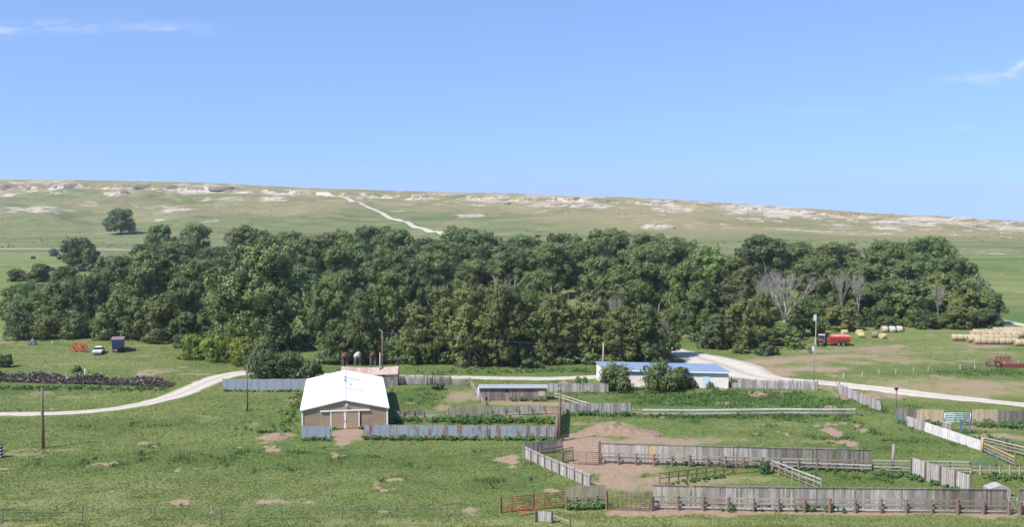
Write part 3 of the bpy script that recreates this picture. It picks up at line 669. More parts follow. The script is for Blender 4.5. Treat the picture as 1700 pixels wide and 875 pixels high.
T_ = [
 (20, 474, 262, 50, 'W', 'drooping willow at the very left end of the wood', 'w'),
 (126, 470, 268, 70, 'W', 'willow filling between the two front cottonwoods above the orange rake', 'w'),
 (300, 398, 440, 76, 'C', 'crown between and below the two tall crowns at the left of the wood', 'w'),
 (238, 404, 430, 56, 'W', 'crown below left of the two tall crowns at the left of the wood', 'w'),
 (200, 346, 784, 50, 'C', 'lone round tree standing by itself in the green flat below the far hills', 'x'),
 (132, 393, 455, 62, 'D', 'dark round tree beside the far pale road, left of the wood', 'x'),
 (152, 412, 448, 40, 'D', 'small dark tree hugging the right side of the dark round tree by the road', 'x'),
 (90, 412, 560, 28, 'S', 'small silvery tree just below the far pale road', 'x'),
 (28, 446, 400, 48, 'W', 'leftmost of the low trees at the wood\'s far left edge', 'l'),
 (68, 438, 398, 60, 'W', 'middle of the low trees at the wood\'s far left edge', 'l'),
 (110, 441, 392, 52, 'W', 'rightmost of the low trees at the wood\'s far left edge', 'l'),
 (182, 424, 370, 50, 'C', 'ragged tree rising right of the low trees at the far left edge', 'w'),
 (270, 372, 480, 58, 'C', 'left one of two tall crowns standing clear above the left of the wood', 'w'),
 (326, 370, 482, 54, 'C', 'right one of two tall crowns standing clear above the left of the wood', 'w'),
 (412, 374, 470, 92, 'W', 'broad greyish crown in the back row behind the biggest cottonwood', 'w'),
 (48, 466, 254, 72, 'C', 'leftmost front cottonwood, leaning over the meadow behind the scrap heap', 'w'),
 (100, 462, 250, 78, 'C', 'front cottonwood with forked dark trunk above the orange rake', 'w'),
 (150, 452, 266, 62, 'C', 'tall rough cottonwood behind the white car', 'w'),
 (196, 424, 300, 66, 'C', 'tall narrow crown above the blue truck', 'w'),
 (250, 418, 292, 108, 'W', 'wide olive crown in the second row right of the blue truck', 'w'),
 (330, 428, 285, 90, 'C', 'cottonwood in the second row above the yellow-green hedge', 'w'),
 (205, 488, 240, 84, 'W', 'olive willow standing right behind the blue truck', 'w'),
 (262, 492, 236, 78, 'W', 'drooping willow between the blue truck and the yellow-green hedge', 'w'),
 (312, 518, 228, 62, 'D', 'small dark tree at the left end of the yellow-green hedge', 'w'),
 (365, 408, 330, 100, 'C', 'full crown behind the left shoulder of the biggest cottonwood', 'w'),
 (372, 478, 244, 86, 'C', 'cottonwood rising directly behind the yellow-green hedge', 'w'),
 (432, 402, 226, 165, 'C', 'biggest cottonwood, huge spreading crown left of the barn', 'w'),
 (545, 455, 224, 80, 'C', 'cottonwood crown hanging over the dark hollow behind the barn', 'w'),
 (470, 384, 400, 90, 'C', 'back row crown above the biggest cottonwood', 'w'),
 (522, 388, 385, 84, 'C', 'back row crown below the lower end of the hill road, left of it', 'w'),
 (505, 440, 290, 80, 'D', 'dark crown behind the hollow left of the barn roof', 'w'),
 (560, 382, 400, 84, 'C', 'back row crown just left of the topmost crown under the hill road', 'w'),
 (618, 374, 430, 96, 'C', 'topmost back row crown left of where the hill road meets the wood', 'w'),
 (664, 380, 400, 84, 'C', 'back row crown right where the hill road drops behind the wood', 'w'),
 (706, 392, 380, 74, 'D', 'darker back row crown right of the hill road end', 'w'),
 (580, 402, 320, 92, 'C', 'second row crown above the barn roof', 'w'),
 (640, 412, 300, 86, 'D', 'dark second row crown above the tall olive willow', 'w'),
 (650, 444, 236, 78, 'W', 'tall olive willow standing above the fuel tanks', 'w'),
 (602, 480, 206, 72, 'W', 'willow directly behind the three fuel tanks', 'w'),
 (560, 526, 205, 52, 'W', 'short willow left of the red fuel tank behind the barn ridge', 'w'),
 (690, 432, 290, 92, 'D', 'dark crown right of the tall olive willow', 'w'),
 (742, 400, 335, 112, 'C', 'broad crown in the third row above the plank pens', 'w'),
 (760, 375, 430, 88, 'C', 'back row crown with its top against the pale rock patch on the hill', 'w'),
 (805, 383, 420, 76, 'C', 'back row crown right of the pale rock patch on the hill', 'w'),
 (690, 500, 206, 56, 'W', 'narrow willow right of the tall bare pole', 'f'),
 (728, 470, 207, 68, 'T', 'willow with dead tips, left of the middle of the front row', 'f'),
 (778, 474, 204, 84, 'W', 'willow behind the road above the old plank shed\'s left end', 'f'),
 (832, 465, 204, 78, 'T', 'willow with dead tips straight above the old plank shed', 'f'),
 (874, 482, 206, 72, 'W', 'rounded willow above the plywood end of the old plank shed', 'f'),
 (922, 482, 206, 76, 'T', 'willow with grey dead tips left of the pale pole by the long shed', 'f'),
 (975, 496, 208, 76, 'T', 'willow with dead tips behind the left corner of the long shed', 'f'),
 (1030, 504, 205, 74, 'W', 'willow behind the middle of the long shed roof', 'f'),
 (1072, 500, 204, 66, 'T', 'bristly willow behind the right half of the long shed roof', 'f'),
 (1108, 510, 214, 60, 'W', 'end willow of the front row beside the gravel drive', 'f'),
 (800, 430, 275, 96, 'C', 'second row crown above the willows at the centre', 'w'),
 (852, 412, 305, 96, 'D', 'dark crown in the third row near the centre of the wood', 'w'),
 (905, 402, 335, 96, 'C', 'crown in the third row just right of centre', 'w'),
 (896, 446, 272, 70, 'C', 'crown left of the small grassy gap in the wood', 'w'),
 (962, 396, 345, 100, 'C', 'wide crown in the third row above the grassy gap', 'w'),
 (1000, 425, 286, 86, 'C', 'crown with pale trunk right of the grassy gap', 'w'),
 (1062, 410, 278, 116, 'C', 'large lumpy cottonwood above the long shed with pale limbs showing', 'w'),
 (1112, 394, 335, 92, 'C', 'crown behind the large lumpy cottonwood, to its right', 'w'),
 (1148, 428, 262, 74, 'L', 'bright yellowish cottonwood above the start of the gravel drive', 'w'),
 (1186, 404, 312, 84, 'L', 'light green cottonwood behind the bright one by the gravel drive', 'w'),
 (1226, 424, 305, 66, 'W', 'olive crown left of the bleached dead tree, second row', 'w'),
 (870, 388, 420, 78, 'C', 'back row crown left of centre right of the hill shrubs', 'w'),
 (932, 386, 412, 80, 'D', 'back row crown a little right of the middle of the wood', 'w'),
 (1012, 379, 422, 92, 'C', 'highest back row crown left of the white rock bank on the hill', 'w'),
 (1074, 386, 402, 82, 'C', 'back row crown just under the white rock bank on the hill', 'w'),
 (1150, 398, 400, 60, 'L', 'light back row crown right of the white rock bank', 'w'),
 (1160, 486, 240, 70, 'C', 'cottonwood overhanging the top of the gravel drive', 'w'),
 (1186, 522, 226, 62, 'D', 'dark low tree at the bend of the gravel drive', 'w'),
 (1232, 500, 228, 84, 'W', 'wide willow on the grass right of the gravel drive', 'w'),
 (1270, 482, 238, 62, 'W', 'willow just left of the bleached dead tree', 'w'),
 (1264, 391, 380, 96, 'D', 'dark domed crown in the back row right of the light green cottonwood', 'w'),
 (1322, 402, 392, 84, 'C', 'back row crown behind the bleached dead tree', 'w'),
 (1388, 401, 382, 84, 'C', 'back row crown right of the bleached dead tree', 'w'),
 (1352, 424, 330, 90, 'C', 'second row crown above right of the bleached dead tree', 'w'),
 (1336, 494, 246, 70, 'W', 'willow standing right behind the bleached dead tree trunk', 'w'),
 (1306, 536, 230, 50, 'L', 'low bright tree at the foot of the bleached dead tree', 'w'),
 (1434, 434, 302, 84, 'C', 'second row crown above the red feed wagon', 'w'),
 (1402, 458, 272, 76, 'T', 'willow with dead tips behind the old tractor', 'r'),
 (1395, 506, 256, 66, 'W', 'low willow directly behind the red feed wagon', 'r'),
 (1462, 398, 342, 86, 'C', 'left crown of the high group at the right of the wood', 'w'),
 (1502, 402, 338, 76, 'C', 'middle crown of the high group at the right of the wood', 'w'),
 (1543, 390, 332, 84, 'C', 'peak crown of the high group at the right of the wood', 'w'),
 (1585, 424, 318, 74, 'D', 'crown stepping down right of the peak crown', 'w'),
 (1456, 468, 270, 84, 'W', 'willow above the small group of loose bales', 'r'),
 (1512, 466, 268, 84, 'T', 'willow with dead tips left of the big bale stack', 'r'),
 (1562, 452, 276, 88, 'W', 'willow above the left end of the big bale stack', 'r'),
 (1612, 462, 272, 84, 'T', 'tall willow with dead tips near the wood\'s right end', 'r'),
 (1648, 484, 268, 44, 'W', 'last tree at the right end of the wood', 'r'),
 (1470, 524, 258, 66, 'W', 'low willow behind the white wrapped bales', 'r'),
 (1532, 514, 260, 74, 'D', 'dark low tree left of the big bale stack', 'r'),
 (1588, 508, 260, 80, 'W', 'low willow right behind the left end of the big bale stack', 'r'),
 (1636, 512, 262, 50, 'D', 'dark low tree at the right end of the wood behind the bale stack', 'r'),
 (720, 416, 300, 80, 'C', 'crown filling the gap between the broad and the dark crown left of centre', 'w'),
 (1210, 470, 262, 64, 'D', 'dark crown in the shadow behind the bend of the gravel drive', 'w'),
 (300, 462, 262, 70, 'D', 'dark crown between the olive crown and the hedge', 'w'),
 (1500, 430, 300, 90, 'C', 'second row crown below the high group at the right of the wood', 'w'),
]
GR = {'x': 'trees standing apart from the wood', 'l': 'low trees at the far left edge of the wood', 'w': 'trees of the creek-bottom wood', 'f': 'willows of the front row behind the road', 'r': 'willows along the bale yard'}
for a in T_: tree(*a[:6], GR[a[6]])

# bare trees
def bare_tree(px, top, Y, wpx, label, seed, up=.9):
    o = bare_tree0(px, top, Y, wpx, label, seed, up)
    if wpx < 80: k = .55; o.scale = (k, k, 1)
    return o
def bare_tree0(px, top, Y, wpx, label, seed, up=.9):
    X = (px - 850) / F * Y; z0 = th(X, Y); h = Zat(top, Y) - z0; wd = wpx * Y / F
    o = thing('dead_tree', (X, Y, z0), label, 'dead tree', 'bleached dead trees'); r = random.Random(seed)
    mt = MB(); mb = MB(); base = Vector((X, Y, z0)); fork = base + Vector((.3, 0, h * .34))
    mt.tube([base - Vector((0, 0, .3)), base.lerp(fork, .5) + Vector((.15, 0, 0)), fork], [.036 * h * .7, .02 * h, .017 * h], 8)
    def grow(p, d, ln, rad, lv):
        q = p + d * ln; m = p.lerp(q, .5) + Vector((r.uniform(-.06, .06), r.uniform(-.06, .06), r.uniform(-.04, .06))) * ln
        mb.tube([p, m, q], [rad, rad * .8, rad * .6], 5 if lv < 2 else 3, False)
        if lv >= 5: return
        for k in range(3 if lv < 3 else 2):
            a = r.uniform(0, 6.28); sp = .34 if lv else .5
            nd = (d + Vector((math.cos(a) * sp, math.sin(a) * sp, .16 * up))).normalized()
            grow(q if k else m.lerp(q, .6), nd, ln * r.uniform(.62, .85), rad * .62, lv + 1)
    for k in range(5):
        a = k * 1.257 + r.uniform(-.3, .3); d = Vector((math.cos(a) * .55 * wd / h * 1.6, math.sin(a) * .5, 1)).normalized()
        grow(fork - Vector((0, 0, r.uniform(0, h * .06))), d, h * .20, .0095 * h, 0)
    mt.build('trunk', M['dead'], o); mb.build('branches', M['dead'], o)
    return o
bare_tree(1303, 434, 232, 100, 'large bleached dead tree with fan of bare branches at the wood edge', 3)
bare_tree(1268, 446, 238, 34, 'smaller grey dead tree just left of the large bleached one', 8)
bare_tree(1398, 446, 258, 26, 'slim bleached dead tree behind the old tractor', 5)
bare_tree(1427, 450, 259, 22, 'slim bleached dead tree above the red feed wagon', 6)
bare_tree(1560, 470, 263, 24, 'slim bleached dead tree above the bale yard', 7)
bare_tree(1100, 524, 206, 30, 'small grey dead tree poking up behind the right end of the long shed', 9)
bare_tree(1020, 484, 222, 30, 'small grey dead tree behind the middle of the front row willows', 10)

# shrubs
def shrub(px, top, base, wpx, mat, label, group, seed, nl=11, size=.26, name='shrub'):
    x, y_, z0 = G(px, base); h = Zat(top, y_) - z0; wd = wpx * y_ / F
    r = np.random.default_rng(seed); L_ = []
    for i in range(int(nl * 1.8)):
        a = r.uniform(0, 6.28); z = r.uniform(.06, .8); q = r.uniform(.2, .8) * wd / 2 * (1 - .5 * z ** 2)
        L_.append((math.cos(a) * q, math.sin(a) * q * .9, z * h, min(wd, h * 1.3) * r.uniform(.16, .25)))
    L_.append((0, 0, h * .75, min(wd, h) * .22)); L_.append((0, 0, h * .4, min(wd, h) * .33))
    V_, F_ = leafcloud(r, np.array(L_), 13, 20, size, .15)
    V_[:, 2] = np.maximum(V_[:, 2], -.1)
    o = thing(name, (x, y_, z0), label, 'bush', group)
    npmesh('foliage', V_, F_, mat, o)
    mb = MB()
    for k in range(6):
        a = r.uniform(0, 6.28); mb.tube([(x, y_, z0 - .1), (x + math.cos(a) * wd * .2, y_ + math.sin(a) * wd * .2, z0 + h * .6)], [.06, .02], 4, False)
    mb.build('stems', M['bark'], o)
    return o
gy = 'yellow-green hedge shrubs'; gd = 'dark shrubs left of the barn'; gs = 'bushes in front of the long shed'
shrub(322, 556, 596, 56, M['leafY'], 'left end shrub of the yellow-green hedge', gy, 1, 14)
shrub(360, 554, 601, 66, M['leafY'], 'middle shrub of the yellow-green hedge', gy, 2, 14)
shrub(400, 558, 606, 54, M['leafY'], 'right end shrub of the yellow-green hedge', gy, 3, 12)
shrub(442, 578, 631, 72, M['leafD'], 'largest dark shrub at the left, behind the grey tin fence', gd, 4, 16)
shrub(480, 586, 630, 60, M['leafD'], 'middle dark shrub behind the grey tin fence', gd, 5, 14)
shrub(514, 598, 630, 48, M['leafD'], 'low dark shrub touching the barn\'s rear left corner', gd, 6, 12)
shrub(432, 556, 612, 50, M['leafW'], 'rough olive shrub between the hedge and the dark shrubs', gd, 16, 12)
shrub(1020, 605, 650, 68, M['leafD'], 'round dark bush hiding the left end of the long shed front', gs, 7, 16)
shrub(1100, 601, 650, 76, M['leafD'], 'biggest round bush in front of the long shed\'s middle', gs, 8, 18)
shrub(1128, 606, 646, 30, M['leafW'], 'thin upright bush joined to the right of the biggest round bush', gs, 9, 9)
shrub(1148, 629, 645, 26, M['leafD'], 'small dark bush against the long shed wall', gs, 10, 7)
shrub(1178, 633, 645, 18, M['leafW'], 'smallest bush by the shed\'s pale door', gs, 11, 6)
shrub(8, 590, 610, 36, M['leafW'], 'olive bush at the left edge behind the scrap heap', 'bushes on the left meadow', 12, 9)
shrub(128, 608, 618, 16, M['leafW'], 'small bush peeping over the scrap heap', 'bushes on the left meadow', 13, 6)
shrub(960, 625, 640, 12, M['weed'], 'left one of two weedy bushes on the grey plank fence by the road', 'weedy bushes', 14, 5, .2)
shrub(972, 626, 641, 11, M['weed'], 'right one of two weedy bushes on the grey plank fence by the road', 'weedy bushes', 15, 5, .2)
shrub(1270, 765, 787, 20, M['weed'], 'weedy bush beside the pole gate in the middle pen', 'weedy bushes', 17, 8, .15)
shrub(726, 636, 647, 34, M['leafD'], 'low bush against the board fence near the middle pens', 'weedy bushes', 18, 9, .2)
shrub(1232, 566, 588, 40, M['leafW'], 'low bush under the willow right of the gravel drive', 'bushes at the wood edge', 20, 10)
shrub(1272, 570, 592, 46, M['leafD'], 'dark low bush left of the dead tree at the wood edge', 'bushes at the wood edge', 21, 11)
shrub(1318, 560, 580, 40, M['leafL'], 'light low bush right of the dead tree at the wood edge', 'bushes at the wood edge', 22, 10)
shrub(1478, 538, 548, 60, M['weed'], 'long low bush behind the white wrapped bales', 'bushes at the wood edge', 23, 14)
shrub(150, 548, 562, 40, M['leafY'], 'light low bush behind the white car', 'bushes at the wood edge', 24, 10)
shrub(880, 596, 612, 50, M['leafD'], 'dark undergrowth bush beneath the front row willows', 'bushes at the wood edge', 25, 10)
shrub(55, 426, 430, 10, M['leafD'], 'tiny round bush in the flat left of the silvery tree', 'bushes on the left meadow', 26, 5, .5)

ul = 'undergrowth bushes below the left end cottonwoods'
shrub(30, 515, 566, 60, M['leafD'], 'broad bush filling below the leftmost front cottonwood', ul, 41, 14, .3)
shrub(78, 520, 565, 66, M['leafW'], 'broad bush below the forked front cottonwood', ul, 42, 16, .3)
shrub(128, 515, 564, 60, M['leafD'], 'broad dark bush behind the orange rake', ul, 43, 16, .3)
shrub(172, 520, 566, 50, M['leafW'], 'broad bush between the white car and the blue truck', ul, 44, 14, .3)
# ------------------------------------------------------------------ fences
def along(p0, p1, s): return (p0[0] + (p1[0] - p0[0]) * s, p0[1] + (p1[1] - p0[1]) * s)
def fence(b0, b1, label, h=1.8, planks=None, rails=(), posts=0, post_h=None, post_mat='brown_wood', off=-.16, rail_mat='rail_wood', post_off=None, h1=None,
          pw=.19, gap=.03, group='corral fences', name='plank_fence', zlo=.05, segs=None, post_r=.10, rail_h=.15, cap=False, jag=.10, post_list=None, missing=.0):
    p0 = Gp(*b0); p1 = Gp(*b1)
    ln = math.hypot(p1[0] - p0[0], p1[1] - p0[1]); ang = math.atan2(p1[1] - p0[1], p1[0] - p0[0])
    tx, ty = math.cos(ang), math.sin(ang); nx, ny = -ty, tx         # n points away from the camera for left->right runs
    z0 = th(*p0); o = thing(name, (p0[0], p0[1], z0), label, 'fence', group)
    r = random.Random(hash(label) % 99991 if False else sum(map(ord, label)))
    h1 = h if h1 is None else h1
    def zz(s): q = along(p0, p1, s); return th(*q)
    if planks:
        sg = segs or [(0, 1, planks, 1.0)]
        n = max(1, int(ln / (pw + gap))); S = (np.arange(n) + .5) / n
        Zs = terr(p0[0] + (p1[0] - p0[0]) * S, p0[1] + (p1[1] - p0[1]) * S)
        drift = 0
        for (a, b_, mt, hf) in sg:
            mb = MB()
            for i in range(n):
                if not (a <= S[i] < b_): continue
                if r.random() < missing: continue
                if r.random() < .07: drift = r.uniform(-jag, jag)
                hh = (h + (h1 - h) * S[i]) * hf + drift * .8 + r.uniform(-jag, jag) * .35
                q = along(p0, p1, S[i]); wv = (ln / n - gap) * r.uniform(.9, 1.0)
                mb.box((q[0] + nx * r.uniform(-.012, .012), q[1] + ny * r.uniform(-.012, .012), Zs[i] + zlo + (hh - zlo) / 2), (wv, .03, hh - zlo), ang + r.uniform(-.03, .03))
            if mb.v: mb.build('plank_panel', M[mt], o)
    if cap:
        mb = MB(); k = max(1, int(ln / 4))
        for i in range(k):
            a, b_ = i / k, (i + 1) / k - .002
            qa = along(p0, p1, a); qb = along(p0, p1, b_)
            mb.beam((qa[0] - nx * .03, qa[1] - ny * .03, zz(a) + h + (h1 - h) * a + .03 + r.uniform(-.03, .03)), (qb[0] - nx * .03, qb[1] - ny * .03, zz(b_) + h + (h1 - h) * b_ + .03 + r.uniform(-.03, .03)), .14, .07)
        mb.build('top_board', M['dark_wood'], o)
    for (rz, rm) in [(q if isinstance(q, tuple) else (q, rail_mat)) for q in rails]:
        mb = MB(); k = max(1, round(ln / 3.6))
        for i in range(k):
            a, b_ = i / k, (i + 1) / k - .004 / max(ln, 1)
            qa = along(p0, p1, a); qb = along(p0, p1, b_)
            mb.beam((qa[0] + nx * off, qa[1] + ny * off, zz(a) + rz + r.uniform(-.03, .03)), (qb[0] + nx * off, qb[1] + ny * off, zz(b_) + rz + r.uniform(-.03, .03)), .05, rail_h)
        mb.build('rail', M[rm], o)
    if posts or post_list:
        pl = post_list or [i / (posts - 1) if posts > 1 else 0 for i in range(posts)]
        po = off - math.copysign(.12, off) if post_off is None else post_off
        po = post_off if post_off is not None else off - .14
        for s in pl:
            q = along(p0, p1, s); mb = MB(); lean = r.uniform(-.03, .03); ph = (post_h or h + .15) * r.uniform(.95, 1.07)
            x, y_, z = q[0] + nx * po, q[1] + ny * po, th(*q)
            rr = post_r * r.uniform(.85, 1.2)
            mb.tube([(x, y_, z - .2), (x + lean * .5, y_, z + ph * .5), (x + lean, y_ + r.uniform(-.03, .03), z + ph)], [rr * 1.05, rr, rr * .95], 7)
            mb.build('post', M[post_mat], o)
    return o
def tinfence(b0, b1, h, mat, label, group='corrugated tin fences', sheet=.68, posts=True, jag=.05):
    p0 = Gp(*b0); p1 = Gp(*b1); ln = math.hypot(p1[0] - p0[0], p1[1] - p0[1]); ang = math.atan2(p1[1] - p0[1], p1[0] - p0[0])
    tx, ty = math.cos(ang), math.sin(ang); nx, ny = -ty, tx
    o = thing('tin_fence', (p0[0], p0[1], th(*p0)), label, 'fence', group); r = random.Random(len(label))
    n = max(1, round(ln / sheet)); w_ = ln / n; mb = MB(); K = 12
    for i in range(n):
        hh = h + r.uniform(-jag, jag); o_ = r.uniform(-.015, .015) + (.025 if i % 2 else 0); st = len(mb.v); tl = r.uniform(-.01, .01)
        z0 = th(*along(p0, p1, (i + .5) / n))
        for j in range(K + 1):
            s = i * w_ + (j / K) * (w_ + .04); d = .018 * math.sin(j * math.pi / 1.5) + o_
            x = p0[0] + tx * s + nx * d; y_ = p0[1] + ty * s + ny * d
            mb.v.append((x, y_, z0 + .02)); mb.v.append((x + tl, y_, z0 + hh))
        for j in range(K): mb.f.append((st + 2 * j, st + 2 * j + 2, st + 2 * j + 3, st + 2 * j + 1))
    mb.build('tin_panel', M[mat], o)
    mb = MB(); mb.beam((p0[0] + nx * .1, p0[1] + ny * .1, th(*p0) + h * .8), (p1[0] + nx * .1, p1[1] + ny * .1, th(*p1) + h * .8), .05, .1); mb.build('rail', M['dark_wood'], o)
    if posts:
        k = max(2, round(ln / 3))
        for i in range(k + 1):
            q = along(p0, p1, i / k); mb = MB(); x, y_ = q[0] + nx * .22, q[1] + ny * .22; z = th(*q)
            mb.tube([(x, y_, z - .2), (x, y_, z + h + r.uniform(-.05, .12))], .08, 7).build('post', M['brown_wood'], o)
    return o
def gate(b0, b1, h, mat, label, bars=6, ups=4, name='pipe_gate', group='pipe gates', z=.12, t=.035, posts=None):
    p0 = Gp(*b0); p1 = Gp(*b1); o = thing(name, (p0[0], p0[1], th(*p0)), label, 'gate', group)
    za, zb = th(*p0) + z, th(*p1) + z
    mb = MB()
    mb.tube([(p0[0], p0[1], za), (p0[0], p0[1], za + h)], t * 1.2, 6); mb.tube([(p1[0], p1[1], zb), (p1[0], p1[1], zb + h)], t * 1.2, 6)
    mb.tube([(p0[0], p0[1], za + h), (p1[0], p1[1], zb + h)], t * 1.2, 6); mb.tube([(p0[0], p0[1], za), (p1[0], p1[1], zb)], t * 1.2, 6)
    mb.build('gate_frame', M[mat], o, True)
    for i in range(1, bars):
        k = i / bars; MB().tube([(p0[0], p0[1], za + h * k), (p1[0], p1[1], zb + h * k)], t * .85, 6).build('gate_bar', M[mat], o, True)
    for i in range(1, ups):
        q = along(p0, p1, i / ups); zq = za + (zb - za) * i / ups
        MB().beam((q[0], q[1] - t * 1.6, zq), (q[0], q[1] - t * 1.6, zq + h), t * 1.6, .01).build('gate_strap', M[mat], o)
    for pp in (posts or []):
        q, zq = (p0, za) if pp == 0 else (p1, zb)
        MB().tube([(q[0] + (-.14 if pp == 0 else .14), q[1], zq - .3), (q[0] + (-.14 if pp == 0 else .14), q[1], zq + h + .15)], .11, 8).build('post', M['brown_wood'], o)
    return o

# foreground long plank windbreak with feed rails
fence((1083, 846), (1671, 853), 'longest plank windbreak across the foreground with rails and stout brown posts', 2.5, 'grey_wood', rails=[1.33, .82, (.3, 'pale_wood')], posts=15, post_h=1.5, off=-.35, post_off=-.55, cap=True, post_r=.15, missing=.01,
      segs=[(0, .045, 'pale_wood', 1), (.045, .09, 'drab_wood', 1), (.09, .62, 'grey_wood', 1), (.62, .68, 'pale_wood', .99), (.68, .8, 'grey_wood', 1), (.8, 1, 'dark_wood', 1.0)], rail_h=.2)
fence((1690, 853), (1800, 855), 'plank windbreak cut by the bottom right edge of the view', 2.55, 'dark_wood', rails=[1.33, .82], posts=4, post_h=1.5, off=-.35, post_off=-.55, post_r=.15, cap=True)
gate((1674, 853), (1688, 853), 1.6, 'grey_metal', 'narrow grey gate at the right end of the longest windbreak', 5, 2)
# second windbreak
fence((998, 769), (1447, 783), 'second plank windbreak, with one orange board, in the middle of the corrals', 2.5, 'grey_wood', rails=[1.3, .75], posts=16, post_h=1.4, off=-.35, post_off=-.55, cap=True, post_r=.13, h1=2.6,
      segs=[(0, .185, 'pale_wood', 1), (.185, .205, 'orange_wood', 1.02), (.205, .33, 'pale_wood', 1), (.33, .62, 'grey_wood', 1), (.62, 1, 'dark_wood', 1.0)], rail_h=.17)
mb = MB(); q = G(997.5, 769); mb.tube([(q[0] - .2, q[1], q[2] - .2), (q[0] - .2, q[1], q[2] + 2.75)], .17, 8); mb.org = (q[0], q[1], q[2]); tag(mb.build('gate_post', M['brown_wood']), 'dark stout gate post at the left end of the second windbreak', 'post')
# tan panel
fence((939, 845), (1006, 842), 'short tan board panel between the red gate and the brown wire gate', 2.3, 'drab_wood', rails=[1.25, (.85, 'dark_wood'), (.45, 'rail_wood')], posts=5, post_h=1.35, off=-.2, post_off=-.38, post_r=.13, zlo=1.0)
gate((1009, 848), (1079, 851), 1.85, 'brown_pipe', 'brown wire-mesh gate left of the longest windbreak', 9, 9, posts=(0, 1), t=.03)
gate((833, 853), (886, 848), 1.5, 'red_pipe', 'left dark red pipe gate at the bottom centre', 6, 3, posts=(0,))
gate((887, 848), (938, 844), 1.6, 'red_pipe', 'right dark red pipe gate leaning on the tan board panel', 6, 3, posts=(0,))
gate((860, 858), (888, 855), .9, 'orange', 'short bright red gate piece before the dark red gates', 3, 2)
fence((889, 867), (916, 869), 'short low whitish board fence at the bottom centre', 1.1, 'pale_wood', posts=2, post_h=1.3, off=-.1, post_off=-.2)
fence((916, 869), (946, 880), 'low single rail running off the bottom edge', 1.0, None, rails=[.85], posts=2, post_h=1.2, off=0, post_off=0.02)
# zig-zag whitish fence
fence((871, 762), (981, 812), 'whitish slanting board fence running down to the tan panel', 1.55, 'pale_wood', rails=[(1.4, 'rail_wood')], posts=10, post_h=1.55, post_mat='rail_wood', off=-.08, post_off=-.16, post_r=.09)
fence((873, 757), (933, 753), 'dark plank fence behind the top of the slanting whitish fence', 1.7, 'dark_wood', posts=4, post_h=1.8, off=.1, post_off=.2)
fence((898, 763), (934, 758), 'two heavy rails inside the corner of the slanting whitish fence', 1.2, None, rails=[(1.2, 'dark_wood'), (.75, 'brown_wood')], posts=2, post_h=1.6, off=0, post_off=.1, rail_h=.22)
gate((935, 768), (951, 766), 1.6, 'brown_pipe', 'short dark pole gate right of the pole corner', 6, 1, posts=(0,), t=.05)
gate((952, 771), (995, 773), 1.5, 'brown_pipe', 'wide brown pipe gate at the left end of the second windbreak', 6, 2)
# rusted rail fence inside the pen
fence((1096, 805), (1217, 788), 'rusty brown post-and-rail fence inside the front pen', 1.3, None, rails=[(1.25, 'brown_wood'), (.7, 'brown_wood')], posts=9, post_h=1.5, off=0, post_off=.1, post_r=.08, rail_h=.12)
gate((1219, 787), (1262, 784), 1.3, 'brown_pipe', 'thin brown pole gate joining the rusty rail fence and the weedy bush', 5, 2, t=.03)
fence((1281, 783), (1362, 816), 'slanting grey rail fence in the middle of the front pens', 1.35, None, rails=[(1.35, 'pale_wood'), (.85, 'rail_wood'), (.3, 'brown_wood')], posts=8, post_h=1.45, off=0, post_off=.1, post_mat='rail_wood', post_r=.1)
fence((1284, 779), (1447, 786), 'low rails running just below the second windbreak', 1.0, None, rails=[(.95, 'pale_wood'), (.5, 'rail_wood')], posts=8, post_h=1.1, off=-.05, post_off=.1, post_r=.09)
fence((1449, 785), (1610, 787), 'grey triple rail fence right of the second windbreak', 1.5, None, rails=[(1.5, 'pale_wood'), (1.1, 'rail_wood'), (.7, 'pale_wood'), (.3, 'rail_wood')], posts=6, post_h=1.5, off=-.05, post_off=.1)
gate((1612, 778), (1654, 776), 1.5, 'greenpipe', 'green pipe gate at the far end of the triple rail fence', 5, 2)
fence((1610, 788), (1790, 790), 'low rail fence with short pale posts at the right edge', 1.0, None, rails=[(.95, 'rail_wood'), (.55, 'pale_wood')], posts=12, post_h=1.15, off=-.05, post_off=-.12, post_mat='pale_pole', post_r=.08)
fence((1513, 792), (1612, 822), 'slanting tall grey plank panel with brown posts', 2.35, 'pale_wood', posts=5, post_h=2.3, off=-.06, post_off=-.15, post_r=.12, pw=.28, h1=2.2)
# small lean-to roof piece behind the front windbreak
mb = MB(); q = G(1660, 826); mb.prism([(-1.2, 0), (-1.2, .9), (.1, 1.35), (1.2, .9), (1.2, 0)], (1, 0, 0), (0, 0, 1), (q[0], q[1], q[2]), (0, 1.5, 0)); mb.org = q
tag(mb.build('calf_hutch', M['grey_wood']), 'little grey board hutch peeping over the right end of the longest windbreak', 'hutch')
# middle and back pens
fence((1067, 691), (1420, 690), 'long low pale double rail fence across the middle green pen', .95, None, rails=[(.95, 'white_wood'), (.4, 'pale_wood')], posts=24, post_h=1.0, off=-.03, post_off=.08, post_mat='rail_wood', post_r=.08, rail_h=.22)
fence((1049, 690), (1067, 691), 'short thin rails joining the grey plank fence to the long pale rails', .95, None, rails=[.9, .5], posts=2, post_h=1.0, off=0, post_off=.05)
fence((935, 688), (1048, 687), 'jagged grey plank fence right of the pole, below the railings', 1.6, 'grey_wood', posts=6, post_h=1.6, off=.1, post_off=.18, jag=.1)
fence((921, 664), (982, 682), 'two pale slanting rails right of the old plank shed', 1.0, None, rails=[(1.0, 'pale_wood'), (.55, 'pale_wood')], posts=5, post_h=1.1, off=0, post_off=.08, post_mat='pale_wood', post_r=.07)
fence((932, 690), (927, 730), 'dark brown board wall running away behind the tall pole', 2.2, 'barn_wood', posts=4, post_h=2.4, off=-.1, post_off=-.18, post_r=.12)
fence((745, 696), (816, 693), 'tan weathered plank panel in the middle pen', 1.75, 'drab_wood', posts=4, post_h=1.7, off=.1, post_off=.2)
